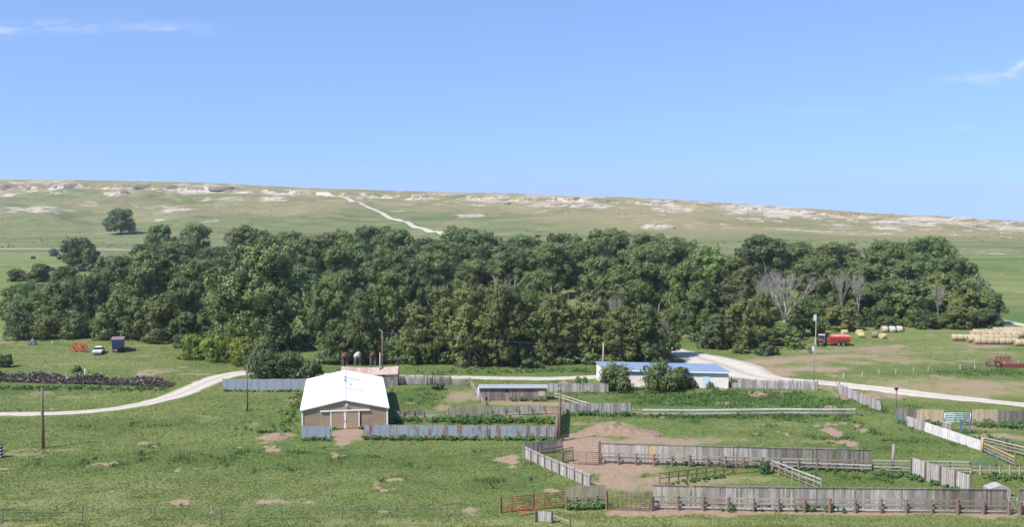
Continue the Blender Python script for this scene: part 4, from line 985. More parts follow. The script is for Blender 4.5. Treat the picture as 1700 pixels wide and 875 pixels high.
fence((817, 691), (905, 688), 'grey plank panel on low rails beside the tan weathered panel', 1.35, 'grey_wood', rails=[(.3, 'pale_wood')], posts=5, post_h=.9, off=-.08, post_off=-.16, zlo=.45)
gate((905, 688), (931, 689), 1.1, 'brown_pipe', 'thin brown gate left of the tall pole', 5, 2, t=.03)
fence((654, 697), (704, 697), 'short dark board fence beside the barn\'s right wall', 1.3, 'dark_wood', rails=[(.6, 'rail_wood'), (.25, 'rail_wood')], posts=4, post_h=1.2, off=-.08, post_off=-.16, zlo=.6)
gate((706, 697), (743, 697), 1.1, 'grey_metal', 'thin pole gate between the short dark fence and the tan panel', 4, 2, t=.03)
fence((661, 639), (747, 639), 'brown-grey plank fence along the road right of the tin-topped windbreak', 1.55, 'dark_wood', posts=7, post_h=1.7, off=.1, post_off=.18, pw=.22, segs=[(0, .57, 'grey_wood', 1.0), (.57, 1, 'dark_wood', .95)])
gate((750, 640), (779, 640), 1.1, 'grey_metal', 'pale pole gate at the back of the middle pen', 5, 2, posts=(0, 1), t=.04)
fence((781, 641), (806, 679), 'slanting grey rails from the back gate down to the tan panel', 1.2, None, rails=[(1.1, 'rail_wood'), (.7, 'pale_wood'), (.3, 'rail_wood')], posts=6, post_h=1.2, off=0, post_off=.08)
fence((909, 652), (1010, 653), 'grey plank fence along the road between the plank shed and the long shed', 1.55, 'grey_wood', posts=7, post_h=1.5, off=.1, post_off=.18)
fence((1214, 645), (1357, 651), 'grey plank fence right of the long shed along the drive', 1.5, 'grey_wood', posts=8, post_h=1.6, off=.1, post_off=.18)
fence((1391, 655), (1461, 684), 'slanting smooth grey plank fence right of the drive', 1.65, 'grey_wood', posts=6, post_h=1.8, off=.1, post_off=.2, gap=.005, segs=[(0, 1, 'grey_wood', 1)])
fence((1487, 699), (1567, 702), 'plank fence half dark grey and half new tan boards, left of the pale blue gate', 1.85, 'tan_wood', posts=5, post_h=1.8, off=.1, post_off=.2, segs=[(0, .44, 'dark_wood', 1), (.44, 1, 'tan_wood', .98)])
gate((1568, 703), (1611, 703), 1.3, 'bluepale', 'pale blue pipe gate between the two tan board fences', 5, 3, t=.05)
fence((1613, 703), (1790, 704), 'plank fence half new tan and half dark grey boards, right of the pale blue gate', 2.0, 'tan_wood', posts=8, post_h=1.9, off=.1, post_off=.2, segs=[(0, .25, 'tan_wood', 1), (.25, 1, 'dark_wood', .95)])
fence((1505, 707), (1628, 749), 'slanting whitewashed board fence in the right corrals', 1.45, 'white_wood', posts=8, post_h=1.4, off=.1, post_off=.18, gap=.004, jag=.02, segs=[(0, .12, 'pale_wood', 1), (.12, .27, 'grey_wood', 1), (.27, 1, 'white_wood', 1)])
gate((1487, 704), (1504, 708), 1.0, 'greenpipe', 'small green gate at the left end of the whitewashed fence', 4, 2)
fence((1629, 750), (1684, 776), 'slanting brown rail fence continuing the whitewashed fence', 1.3, None, rails=[(1.25, 'orange_wood'), (.8, 'rail_wood'), (.4, 'rail_wood')], posts=5, post_h=1.5, off=0, post_off=.1, post_r=.1)
fence((1631, 742), (1780, 780), 'long grey rail chute at the right edge above the brown rails', 1.3, None, rails=[(1.3, 'pale_wood'), (.9, 'rail_wood'), (.45, 'rail_wood')], posts=9, post_h=1.4, off=0, post_off=.1)
fence((1563, 712), (1580, 716), 'tiny grey panel behind the whitewashed fence', 1.0, 'rail_wood', rails=[(1.0, 'pale_wood')], posts=2, post_h=1.0, off=-.05, post_off=-.1)
# tin fences
tinfence((605, 727), (922, 729), 1.75, 'tin_rusty', 'long rust-streaked corrugated tin fence right of the barn')
tinfence((501, 728.5), (548, 728.5), 1.7, 'tin_blue', 'short grey tin fence panel in front of the barn\'s left corner')
tinfence((370, 648), (508, 648), 1.95, 'tin_blue', 'long plain blue-grey tin fence left of the barn')
# wire fences
def wirefence(bases, h, label, pmat, wires=4, name='wire_fence', r_=.06, group='wire fences', brace=None):
    pts = [G(*b) for b in bases]; o = thing(name, pts[0], label, 'fence', group)
    r = random.Random(len(bases))
    for p in pts:
        MB().tube([(p[0], p[1], p[2] - .2), (p[0] + r.uniform(-.06, .06), p[1], p[2] + h * r.uniform(.94, 1.06))], [r_, r_ * .9], 6).build('post', M[pmat], o)
    for k in range(wires):
        mb = MB(); z = h * (.25 + .65 * k / max(1, wires - 1)); mb.tube([(p[0], p[1] - r_, p[2] + z) for p in pts], .009, 3, False); mb.build('wire', M['wire'], o)
    if brace:
        a, b_ = pts[brace[0]], pts[brace[1]]; MB().tube([(a[0], a[1], a[2] + h * .85), (b_[0], b_[1], b_[2] + h * .9)], .05, 6).build('brace_rail', M['brown_wood'], o)
    return o
wirefence([(-120, 868), (5, 867), (137, 867), (257, 866), (367, 866), (468, 864), (568, 862), (657, 860), (742, 858), (765, 857)], 1.55, 'wire fence on thin dark posts across the bottom left foreground', 'brown_wood', brace=(8, 9))
wirefence([(1400, 634), (1431, 631), (1459, 627), (1487, 625), (1516, 622), (1541, 620), (1594, 616), (1618, 614), (1667, 610), (1690, 608), (1730, 604)], 1.0, 'far wire fence on white posts in front of the red machinery', 'white_wood', 3, r_=.07)

# ------------------------------------------------------------------ barn
def barn():
    rz = R(9.0); c = math.cos(rz); s = math.sin(rz)
    fx, fy = Gp(573, 712); z0 = 0.0
    def P(u, v, z): return (fx + u * c - v * s, fy + u * s + v * c, z0 + z)     # u right, v back
    W, Lb, E, A = 12.0, 24.5, 2.85, 4.15; hw = W / 2
    o = thing('barn', (fx, fy, z0), 'tan steel barn with white gable roof and sliding double doors', 'barn')
    mb = MB()
    mb.poly([P(-hw, 0, -.2), P(hw, 0, -.2), P(hw, 0, E), P(0, 0, A), P(-hw, 0, E)]); mb.poly([P(-hw, Lb, -.2), P(-hw, Lb, E), P(0, Lb, A), P(hw, Lb, E), P(hw, Lb, -.2)])
    mb.poly([P(-hw, 0, -.2), P(-hw, 0, E), P(-hw, Lb, E), P(-hw, Lb, -.2)]); mb.poly([P(hw, 0, -.2), P(hw, Lb, -.2), P(hw, Lb, E), P(hw, 0, E)])
    mb.build('wall', M['tan_siding'], o)
    mb = MB()
    for i in range(1, 40):
        u = -hw + W * i / 40; zt = E + (A - E) * (1 - abs(u) / hw) - .04
        mb.box8([P(u - .04, -.03, 0), P(u + .04, -.03, 0), P(u + .04, .0, 0), P(u - .04, 0, 0), P(u - .04, -.03, zt), P(u + .04, -.03, zt), P(u + .04, 0, zt), P(u - .04, 0, zt)])
    mb.build('siding_ribs', M['tan_rib'], o)
    ov, t = .28, .10
    rf = MB()
    for sg in (-1, 1):
        e = (A - E) / hw; ue = sg * (hw + ov); ze = E - e * ov
        a = [P(0, -ov, A), P(ue, -ov, ze), P(ue, Lb + ov, ze), P(0, Lb + ov, A)]
        b_ = [(q[0], q[1], q[2] + t) for q in a]
        rf.box8(a + b_)
        n = 26
        for i in range(n + 1):
            v = -ov + (Lb + 2 * ov) * i / n
            rf.box8([P(0, v - .03, A + t), P(ue, v - .03, ze + t), P(ue, v + .03, ze + t), P(0, v + .03, A + t), P(0, v - .02, A + t + .035), P(ue, v - .02, ze + t + .035), P(ue, v + .02, ze + t + .035), P(0, v + .02, A + t + .035)])
    roof = rf.build('roof', M['roof_white'], o)
    mb = MB(); mb.prism([(-.28, .0), (0, .075), (.28, 0), (0, .12)], (c, s, 0), (0, 0, 1), P(0, -ov, A + t - .02), tuple(np.array(P(0, Lb + ov, 0)) - np.array(P(0, -ov, 0)))); mb.build('ridge_cap', M['trim_white'], roof)
    for v in (8.5, 17.5):
        for sg in (-1, 1):
            e = (A - E) / hw; mb = MB(); zf = lambda u: A + t + .012 - e * abs(u) + .02
            mb.box8([P(sg * .4, v, zf(.4)), P(sg * 2.7, v, zf(2.7)), P(sg * 2.7, v + .22, zf(2.7)), P(sg * .4, v + .22, zf(.4)), P(sg * .4, v, zf(.4) + .05), P(sg * 2.7, v, zf(2.7) + .05), P(sg * 2.7, v + .22, zf(2.7) + .05), P(sg * .4, v + .22, zf(.4) + .05)])
            mb.build('snow_strip', M['grey_metal'], roof)
    for (u, v, sz) in ((0, 14.2, .35), (.9, 11.5, .25), (0, 17.0, .3)):
        mb = MB(); zz_ = A + t - (A - E) / hw * abs(u); mb.tube([P(u, v, zz_), P(u, v, zz_ + .3)], sz * .45, 8); mb.tube([P(u, v, zz_ + .3), P(u, v, zz_ + .38)], [sz * .8, sz * .3], 8); mb.build('roof_vent', M['grey_metal'], roof)
    # rake + eave + corner trim
    mb = MB()
    for sg in (-1, 1):
        e = (A - E) / hw; ue = sg * (hw + ov); ze = E - e * ov
        mb.beam(P(0, -ov - .02, A + .03), P(ue, -ov - .02, ze + .03), .03, .16)
    mb.build('rake_trim', M['trim_white'], o)
    for u in (-hw + .02, hw - .02):
        mb = MB(); q = P(u, -.02, E / 2); mb.box(q, (.2, .12, E - .04), rz); mb.build('corner_trim', M['trim_white'], o)
    # doors
    for sg in (-1, 1):
        mb = MB(); mb.box(P(sg * 1.0, -.11, 1.28), (1.9, .06, 2.44), rz); d = mb.build('sliding_door', M['tan_siding'], o)
        mb = MB()
        for k in range(7):
            mb.box(P(sg * 1.0 - .78 + .26 * k, -.15, 1.28), (.06, .02, 2.4), rz)
        mb.build('door_ribs', M['tan_rib'], d)
        mb = MB(); mb.box(P(sg * 1.98, -.14, 1.28), (.16, .07, 2.5), rz); mb.build('door_frame', M['trim_white'], d); MB().box(P(sg * .08, -.14, 1.28), (.14, .07, 2.5), rz).build('door_frame', M['trim_white'], d)
        MB().box(P(sg * .12, -.19, 1.1), (.05, .05, .3), rz).build('door_handle', M['grey_metal'], d)
    MB().box(P(.0, -.16, 2.62), (7.0, .16, .17), rz).build('door_track', M['trim_white'], o)
    MB().box(P(2.15, -.05, 1.28), (.14, .06, 2.44), rz).build('door_gap', M['dark'], o)
    mb = MB(); mb.disc(P(.25, -.12, 3.35), (s, -c, 0), .24, .2, 14); mb.build('lamp', M['trim_white'], o)
    mb = MB(); mb.disc(P(.25, -.23, 3.35), (s, -c, 0), .15, .03, 14); mb.build('lamp_lens', M['grey_metal'], bpy.data.objects[o.children[-1].name])
barn()
# clutter by the barn's left corner
q = G(506, 713); mb = MB(); mb.tube([(q[0], q[1], q[2]), (q[0], q[1], q[2] + .95)], .32, 12); mb.org = q
tag(mb.build('barrel', M['dark']), 'black barrel at the barn\'s left front corner', 'barrel')
q = G(508, 712); o = thing('mineral_feeder', (q[0] - .1, q[1] + .6, q[2]), 'dark upright feeder with a round head behind the black barrel', 'feeder')
MB().tube([(q[0] - .1, q[1] + .6, q[2]), (q[0] - .1, q[1] + .6, q[2] + 1.5)], .12, 8).build('stem', M['tire'], o)
mb = MB(); mb.tube([(q[0] - .1, q[1] + .6, q[2] + 1.35), (q[0] - .1, q[1] + .6, q[2] + 1.6), (q[0] - .1, q[1] + .6, q[2] + 1.85)], [.12, .24, .1], 10); mb.build('head', M['tire'], o)
q = G(517, 713); mb = MB(); mb.box8([(q[0] - .55, q[1], q[2]), (q[0] + .35, q[1], q[2]), (q[0] + .35, q[1] + .05, q[2]), (q[0] - .55, q[1] + .05, q[2]), (q[0] - .35, q[1] + .4, q[2] + .95), (q[0] + .55, q[1] + .4, q[2] + 1.25), (q[0] + .55, q[1] + .45, q[2] + 1.25), (q[0] - .35, q[1] + .45, q[2] + .95)]); mb.org = q
tag(mb.build('metal_sheet', M['tank_white']), 'whitish metal sheet leaning against the barn front at the left', 'sheet')

# ------------------------------------------------------------------ long white shed
def longshed():
    FR = Gp(1216, 619, 2.9); FL = Gp(1007, 614.5, 2.9); BR = Gp(1180, 601, 3.35); BL = Gp(989, 600, 3.35)
    def pt(a, z): return (a[0], a[1], z)
    cx = (FL[0] + FR[0]) / 2; cy = (FL[1] + FR[1]) / 2; z0 = 0
    o = thing('long_shed', (cx, cy, z0), 'long low whitish shed with a blue-grey single-slope roof', 'shed')
    V_ = lambda a: np.array(a, float)
    ux = (V_(FR) - V_(FL)); Lx = np.linalg.norm(ux); ux /= Lx; back = (V_(BR) - V_(FR)); back /= np.linalg.norm(back)
    dep = min(np.linalg.norm(V_(BR) - V_(FR)), np.linalg.norm(V_(BL) - V_(FL)))
    def q(u, v, z): a = V_(FL) + ux * u + back * v; return (a[0], a[1], z)
    i0, i1 = .25, Lx - .45; j0, j1 = .45, dep - .3
    zf, zb = 2.72, 3.12
    mb = MB()
    mb.poly([q(i0, j0, -.1), q(i1, j0, -.1), q(i1, j0, zf), q(i0, j0, zf)])
    mb.poly([q(i1, j0, -.1), q(i1, j1, -.1), q(i1, j1, zb), q(i1, j0, zf)]); mb.poly([q(i0, j0, -.1), q(i0, j0, zf), q(i0, j1, zb), q(i0, j1, -.1)])
    mb.poly([q(i0, j1, -.1), q(i0, j1, zb), q(i1, j1, zb), q(i1, j1, -.1)]); mb.build('wall', M['shed_white'], o)
    mb = MB(); n = int(Lx / .3)
    fr = -back
    for i in range(n):
        u = i0 + .1 + (i1 - i0 - .2) * i / (n - 1); a = q(u, j0 - .012, 1.33); mb.box(a, (.05, .024, 2.7), math.atan2(ux[1], ux[0]))
    mb.build('siding_ribs', M['shed_rib'], o)
    mb = MB(); t = .09; nn = 24
    for k in range(nn):
        a, b_ = Lx * k / nn, Lx * (k + 1) / nn - .01; dz = .006 * (k % 2)
        mb.box8([q(a, 0, 2.80 + dz), q(b_, 0, 2.80 + dz), q(b_, dep, 3.24 + dz), q(a, dep, 3.24 + dz), q(a, 0, 2.80 + t + dz), q(b_, 0, 2.80 + t + dz), q(b_, dep, 3.24 + t + dz), q(a, dep, 3.24 + t + dz)])
    rf = mb.build('roof', M['shed_roof'], o)
    mb = MB(); mb.tube([q(14.2, 1.4, 2.95), q(14.2, 1.4, 3.35)], .13, 8); mb.build('roof_vent', M['dark'], rf)
    mb = MB(); mb.beam(q(-.02, -.03, 2.83), q(Lx + .02, -.03, 2.83), .04, .2); mb.build('fascia', M['trim_white'], o)
    a = q(Lx * .80, j0 - .05, 1.1); MB().box(a, (1.0, .05, 2.1), math.atan2(ux[1], ux[0])).build('door', M['bluepale'], o)
    # open bay at the left end
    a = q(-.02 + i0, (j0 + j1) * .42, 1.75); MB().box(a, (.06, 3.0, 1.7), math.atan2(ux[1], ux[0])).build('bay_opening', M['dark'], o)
longshed()

# ------------------------------------------------------------------ old plank shed
def plankshed():
    a = G(796, 666); b_ = G(907, 665); o = thing('plank_shed', a, 'low old brown plank shed with a grey tin roof in the back pen', 'shed')
    ln = b_[0] - a[0]; yb = a[1] + 1.9; z = a[2]; y0 = a[1]
    mb = MB(); n = int(ln / .22); r = random.Random(4)
    for i in range(n):
        x = a[0] + ln * (i + .5) / n; mb.box((x, y0 + r.uniform(-.012, .012), z + 1.02), (ln / n - .015, .04, 2.04 + r.uniform(-.03, .02)))
    for i in range(15):
        for x in (a[0] + .03, b_[0] - .03): mb.box((x, y0 + .12 + 1.7 * i / 14, z + 1.05), (.04, .11, 2.1))
    mb.box((a[0] + ln / 2, yb, z + 1.05), (ln, .05, 2.1))
    mb.build('wall', M['barn_wood'], o)
    mb = MB(); k = 14
    for i in range(k):
        x0 = a[0] - .2 + (ln + .4) * i / k; x1 = a[0] - .2 + (ln + .4) * (i + 1) / k - .01; d = .008 * (i % 2)
        mb.box8([(x0, y0 - .35, z + 2.08 + d), (x1, y0 - .35, z + 2.08 + d), (x1, yb + .3, z + 2.22 + d), (x0, yb + .3, z + 2.22 + d), (x0, y0 - .35, z + 2.14 + d), (x1, y0 - .35, z + 2.14 + d), (x1, yb + .3, z + 2.28 + d), (x0, yb + .3, z + 2.28 + d)])
    mb.build('roof', M['roof_grey'], o)
    MB().box((a[0] + ln * .41, y0 - .04, z + 1.62), (.5, .05, .42)).build('window', M['dark'], o)
    mb = MB(); mb.box((b_[0] - .75, y0 - .05, z + 1.25), (1.05, .05, 1.0)); mb.build('plywood_patch', M['tan_wood'], o)
    MB().box((a[0] - .1, y0 - .05, z + 1.05), (.25, .08, 2.1)).build('corner_board', M['white_wood'], o)
plankshed()

# tin-topped windbreak behind the barn
def tinwindbreak():
    a = G(566, 641); b_ = G(661, 641); o = thing('loading_shelter', a, 'grey plank shelter with a raised rust-streaked white tin roof behind the barn', 'shelter')
    ln = b_[0] - a[0]; r = random.Random(9); mb = MB(); n = int(ln / .2)
    for i in range(n): mb.box((a[0] + ln * (i + .5) / n, a[1] + r.uniform(-.01, .01), a[2] + .95), (ln / n - .015, .04, 1.9 + r.uniform(-.05, .02)))
    mb.build('plank_wall', M['dark_wood'], o)
    mb = MB(); k = 15
    for i in range(k):
        s0, s1 = i / k, (i + 1) / k; sag = lambda s: .22 * (2 * s - 1) ** 2
        x0, x1 = a[0] + ln * s0, a[0] + ln * s1 - .01; st = len(mb.v); d = .01 * (i % 2)
        y0, y1 = a[1] - .25, a[1] + 1.0
        mb.box8([(x0, y0, a[2] + 1.93 + d + sag(s0)), (x1, y0, a[2] + 1.93 + d + sag(s1)), (x1, y1, a[2] + 3.05 + d + sag(s1)), (x0, y1, a[2] + 3.05 + d + sag(s0)),
                 (x0, y0, a[2] + 1.97 + d + sag(s0)), (x1, y0, a[2] + 1.97 + d + sag(s1)), (x1, y1, a[2] + 3.09 + d + sag(s1)), (x0, y1, a[2] + 3.09 + d + sag(s0))])
    mb.build('tin_roof', M['tin_pink'], o)
    for i in range(5):
        x = a[0] + ln * i / 4; MB().tube([(x, a[1] + 1.05, a[2] - .1), (x, a[1] + 1.05, a[2] + 3.0)], .09, 7).build('post', M['brown_wood'], o)
tinwindbreak()

# fuel tanks on stands
def tank(px, pyc, rpx, mat, label, ybase=633):
    q = G(px, ybase); zc = Zat(pyc, q[1]); R_ = rpx * q[1] / F
    o = thing('fuel_tank', q, label, 'fuel tank', 'fuel tanks on stands')
    mb = MB(); c = Vector((q[0], q[1], zc)); mb.tube([c + Vector((0, d, 0)) for d in (-1.25, -1.15, 1.15, 1.25)], [R_ * .82, R_, R_, R_ * .82], 18); t = mb.build('tank', M[mat], o, True)
    for dx in (-1, 1):
        for dy in (-.8, .8):
            MB().tube([(q[0] + dx * R_ * 1.15, q[1] + dy, q[2] - .1), (q[0] + dx * R_ * .8, q[1] + dy, zc - R_ * .45)], .05, 6).build('leg', M['rail_wood'], o)
    MB().disc((q[0], q[1] - 1.28, zc - R_ * .25), (0, 1, 0), .16, .08, 10).build('outlet', M['dark'], t)
    return o
tank(573, 591, 4.5, 'tank_red', 'shade-darkened red round fuel tank on legs, leftmost of the three behind the barn')
tank(594, 590, 4.7, 'tank_white', 'white round fuel tank on legs, between the two red ones')
tank(619, 589, 3.8, 'tank_red', 'dull red fuel tank on legs, right of the white one', 631)

# ------------------------------------------------------------------ poles
def pole(px, top, base, label, mat='pole', r_=.14, arm=None, trans=False, cat='pole', name='utility_pole', Y=None, group='utility poles', topcap=None):
    if Y is None: q = G(px, base)
    else: q = ((px - 850) / F * Y, Y, th((px - 850) / F * Y, Y))
    zt = Zat(top, q[1]); o = thing(name, q, label, cat, group)
    MB().tube([(q[0], q[1], q[2] - .3), (q[0], q[1], (q[2] + zt) / 2), (q[0] + .05, q[1], zt)], [r_ * 1.1, r_, r_ * .85], 8).build('shaft', M[mat], o, True)
    if arm: 
        MB().box((q[0], q[1] - r_, zt - .4), (arm, .09, .11)).build('crossarm', M[mat], o)
        for d in (-.42, 0, .42): MB().tube([(q[0] + d * arm, q[1] - r_, zt - .35), (q[0] + d * arm, q[1] - r_, zt - .12)], .05, 6).build('insulator', M['trim_white'], o)
    if topcap: MB().box((q[0], q[1], zt + .1), topcap).build('cap_box', M['dark'], o)
    return (q[0], q[1], zt)
pole(72, 645, 746, 'thick dark wooden pole alone in the left meadow', r_=.2)
pole(411, 606, 684, 'brown wooden pole between the grey tin fence and the barn', r_=.12)
P1 = pole(929, 643, 735, 'tall wooden pole with crossarm at the corral corner', arm=.9, r_=.13)
pole(924.5, 689, 734, 'short thick pole standing tight beside the tall crossarm pole', 'brown_wood', .2, group='posts', name='thick_post')
P2 = pole(635, 549, 637, 'tallest thin pole behind the rust-topped shelter', 'brown_wood', .11)
pole(631, 586, 640, 'shorter leaning pole close to the tallest thin pole', 'pale_pole', .13)
P3 = pole(1001, 570, 625, 'pale pole rising behind the left end of the long shed', 'pale_pole', .14)
pole(1351, 562, 643, 'thin grey pole behind the plank fence beside the drive', 'rail_wood', .07)
pole(1487, 647, 691, 'dark-topped pole at the left end of the half tan fence', 'brown_wood', .13, topcap=(.5, .3, .3))
pole(1482, 738, 781, 'stout pale brown post standing tall behind the triple rail fence', 'rail_wood', .2, group='posts', name='tall_post')
pole(1388.5, 634, 654, 'pale post at the upper end of the slanting smooth fence', 'pale_pole', .09, group='posts', name='fence_post')
pole(1461.5, 665, 685, 'pale post at the lower end of the slanting smooth fence', 'pale_pole', .1, group='posts', name='fence_post')
pole(651, 632, 656, 'lone grey post standing in grass right of the barn roof', 'rail_wood', .1, group='posts', name='fence_post')
pole(709, 618, 640, 'dark tall post in the plank fence along the road', 'brown_wood', .14, group='posts', name='fence_post')
pole(794, 643, 668, 'whitish post at the left corner of the old plank shed', 'white_wood', .12, group='posts', name='fence_post')
pole(1630, 727, 752, 'orange-brown post at the end of the whitewashed fence', 'orange_wood', .12, group='posts', name='fence_post')
pole(1628.5, 722, 748, 'thin grey post behind the end of the whitewashed fence', 'rail_wood', .06, group='posts', name='fence_post')
pole(935, 713, 734, 'leaning grey post right of the tall crossarm pole', 'rail_wood', .12, group='posts', name='fence_post')
# pump and box poles by the wood
q = G(1354, 572); o = thing('box_pole', q, 'white-topped pole with a pale blue box before the wood', 'pole')
MB().tube([(q[0], q[1], q[2]), (q[0], q[1], Zat(522, q[1]))], .07, 6).build('shaft', M['white_wood'], o)
MB().box((q[0] - .25, q[1], Zat(528, q[1])), (.6, .3, 1.3)).build('box', M['bluepale'], o)
q = G(1349, 586); o = thing('sign_board', q, 'small white board hanging low on the thin grey pole', 'sign')
MB().box((q[0], q[1] - .1, Zat(579, q[1])), (.32, .05, .95)).build('board', M['trim_white'], o)
MB().tube([(q[0], q[1], q[2]), (q[0], q[1], Zat(574, q[1]))], .04, 6).build('stake', M['rail_wood'], o)
# power line
mb = MB(); a, b_ = Vector(P2), Vector(P3); pts = []
for i in range(13): t = i / 12; p = a.lerp(b_, t); p.z = (a.z * (1 - t) + b_.z * t) - .9 * 4 * t * (1 - t) * .5 - .3; pts.append(p)
mb.tube(pts, .018, 3, False); mb.org = P2; tag(mb.build('power_line', M['wire']), 'thin overhead wire between the tallest pole and the pale pole', 'wire')
# orange marker
q = G(1232, 777); mb = MB(); mb.tube([(q[0], q[1], q[2]), (q[0] + .03, q[1], q[2] + .75), (q[0] + .05, q[1], q[2] + 1.0)], [.19, .15, .1], 9); mb.org = q
tag(mb.build('barrier_post', M['orange_bright'] if 'orange_bright' in M else flat('safety_orange', (.85, .22, .03), .5)), 'bright orange plastic marker post by the brown pole gate', 'marker')

# ------------------------------------------------------------------ blue chute
q = G(1602, 720); o = thing('cattle_chute', q, 'blue steel cattle squeeze chute in the right corrals', 'cattle chute')
for dx in (-.7, .7):
    for dy in (0, 1.6):
        MB().tube([(q[0] + dx, q[1] + dy, q[2]), (q[0] + dx, q[1] + dy, q[2] + 1.9)], .07, 6).build('upright', M['bluegate'], o)
MB().box((q[0] - .55, q[1] - .02, q[2] + 1.0), (.25, .06, 1.7)).build('head_gate', M['bluegate'], o)
for k in range(6): MB().beam((q[0] - .3, q[1], q[2] + .3 + k * .27), (q[0] + .7, q[1], q[2] + .3 + k * .27), .05, .06).build('side_bar', M['grey_metal'], o)
MB().beam((q[0] - .7, q[1], q[2] + 1.9), (q[0] + .7, q[1], q[2] + 1.9), .08, .08).build('top_bar', M['bluegate'], o)

# ------------------------------------------------------------------ bales
def bale_mesh(mat, endmat, seed):
    r = random.Random(seed); n = 22; L_ = 1.35; Rr = .76
    mb = MB(); prof = [(-L_ / 2, Rr * .90), (-L_ / 2 + .07, Rr), (-.2, Rr * 1.01), (.2, Rr), (L_ / 2 - .07, Rr), (L_ / 2, Rr * .90)]
    rings = []
    for x, rad in prof:
        st = len(mb.v); rings.append(st)
        for k in range(n):
            t = 2 * math.pi * k / n; q_ = rad * (1 + r.uniform(-.025, .025)); z = Rr + math.sin(t) * q_
            if z < .06: z = .0
            mb.v.append((x, math.cos(t) * q_, z - .03))
    for i in range(len(prof) - 1):
        for k in range(n): mb.f.append((rings[i] + k, rings[i] + (k + 1) % n, rings[i + 1] + (k + 1) % n, rings[i + 1] + k))
    o = thing('round_bale', (0, 0, 0), 'x', 'hay bale'); mb.build('wrap', M[mat], o, True)
    e = MB()
    for s, ri in ((-1, rings[0]), (1, rings[-1])):
        vs = [mb.v[ri + k] for k in range(n)]; c0 = len(e.v)
        for f in (1.0, .66, .33):
            for v in vs: e.v.append((v[0] + s * (.004 + .03 * (1 - f)) , v[1] * f, Rr + (v[2] - Rr) * f))
        for a_ in range(2):
            for k in range(n): e.f.append((c0 + a_ * n + k, c0 + a_ * n + (k + 1) % n, c0 + (a_ + 1) * n + (k + 1) % n, c0 + (a_ + 1) * n + k))
        e.f.append(tuple(c0 + 2 * n + k for k in range(n)))
    e.build('end_face', M[endmat], o, True)
    return o
b_hay = bale_mesh('hay', 'hay_end', 1); b_y = bale_mesh('hay_y', 'hay_y', 2); b_net = bale_mesh('net', 'hay_end', 3); b_br = bale_mesh('hay_brown', 'hay_end', 4)
used = set()
def bale(src, px, base, rz, label, group, Y=None, X=None):
    if X is None: X, Y = Gp(px, base)
    z = th(X, Y)
    if src.name in used: o = copytree(src, (X, Y, z), rz, label, group)
    else:
        o = src; used.add(src.name); o.location = (X, Y, z); o.rotation_euler = (0, 0, rz); o['label'] = label; o['group'] = group
    return o
gl = 'loose bales near the wood'
bale(b_net, 1468, 552.5, .15, 'left one of the three white-wrapped bales in a row', gl)
bale(b_net, 1480.5, 552.5, .05, 'middle one of the three white-wrapped bales in a row', gl)
bale(b_net, 1492.5, 552, .05, 'right one of the three white-wrapped bales in a row', gl)
bale(b_br, 1451.5, 561, -.2, 'brown bale left of the white-wrapped bales', gl)
bale(b_y, 1465.5, 562.5, .5, 'low yellowish bale in front of the white-wrapped bales', gl).scale = (1, 1, .8)
bale(b_y, 1427, 556, .4, 'rear one of the two yellow bales right of the red wagon', gl)
bale(b_y, 1430, 561, -.3, 'front one of the two yellow bales right of the red wagon', gl).scale = (1, 1, .85)
bale(b_y, 1402, 556, .1, 'yellow bale showing just above the red wagon', gl)
gb = 'round bales of the big stack'
ORD = ['first', 'second', 'third', 'fourth', 'fifth', 'sixth', 'seventh', 'eighth', 'ninth', 'tenth', 'eleventh']
def brow(px0, base, n, lab, jit=0.0):
    x0, Y = Gp(px0, base); r = random.Random(int(px0))
    for i in range(n):
        o = bale(b_hay, 0, 0, r.uniform(-.03, .03), (ORD[i] + ' round bale from the left in the ' + lab), gb, Y + r.uniform(-.08, .08), x0 + .68 + i * 1.38)
        s = r.uniform(.95, 1.04); o.scale = (1, s, s)
brow(1617, 572, 7, "stack's long front row")
brow(1684, 574.5, 5, "bale stack's nearest short row")
brow(1579, 566, 11, "bale row jutting out furthest left")
brow(1606, 569, 3, "short bale row behind the front row")
brow(1609, 560.5, 10, "bale stack's fourth row back")
brow(1614, 557, 10, "bale stack's fifth row back")
brow(1648, 553.5, 7, "bale stack's rearmost row")

# ------------------------------------------------------------------ vehicles and machinery
def wheel(mb_t, mb_r, c, ax, r_, w_):
    c = Vector(c); ax = Vector(ax).normalized()
    mb_t.tube([c - ax * w_ / 2, c - ax * w_ * .35, c + ax * w_ * .35, c + ax * w_ / 2], [r_ * .88, r_, r_, r_ * .88], 16)
    mb_r.tube([c - ax * (w_ / 2 + .01), c + ax * (w_ / 2 + .01)], r_ * .5, 12)
def addwheel(o, c, ax, r_, w_, rim='grey_metal'):
    t, r2 = MB(), MB(); wheel(t, r2, c, ax, r_, w_); p = t.build('wheel', M['tire'], o, False); r2.build('rim', M[rim], p)
class Fr:                                                                                # local frame of a vehicle
    def __init__(s, q, rz): s.q = q; s.c = math.cos(rz); s.s = math.sin(rz); s.rz = rz
    def __call__(s, x, y_, z): return (s.q[0] + x * s.c - y_ * s.s, s.q[1] + x * s.s + y_ * s.c, s.q[2] + z)
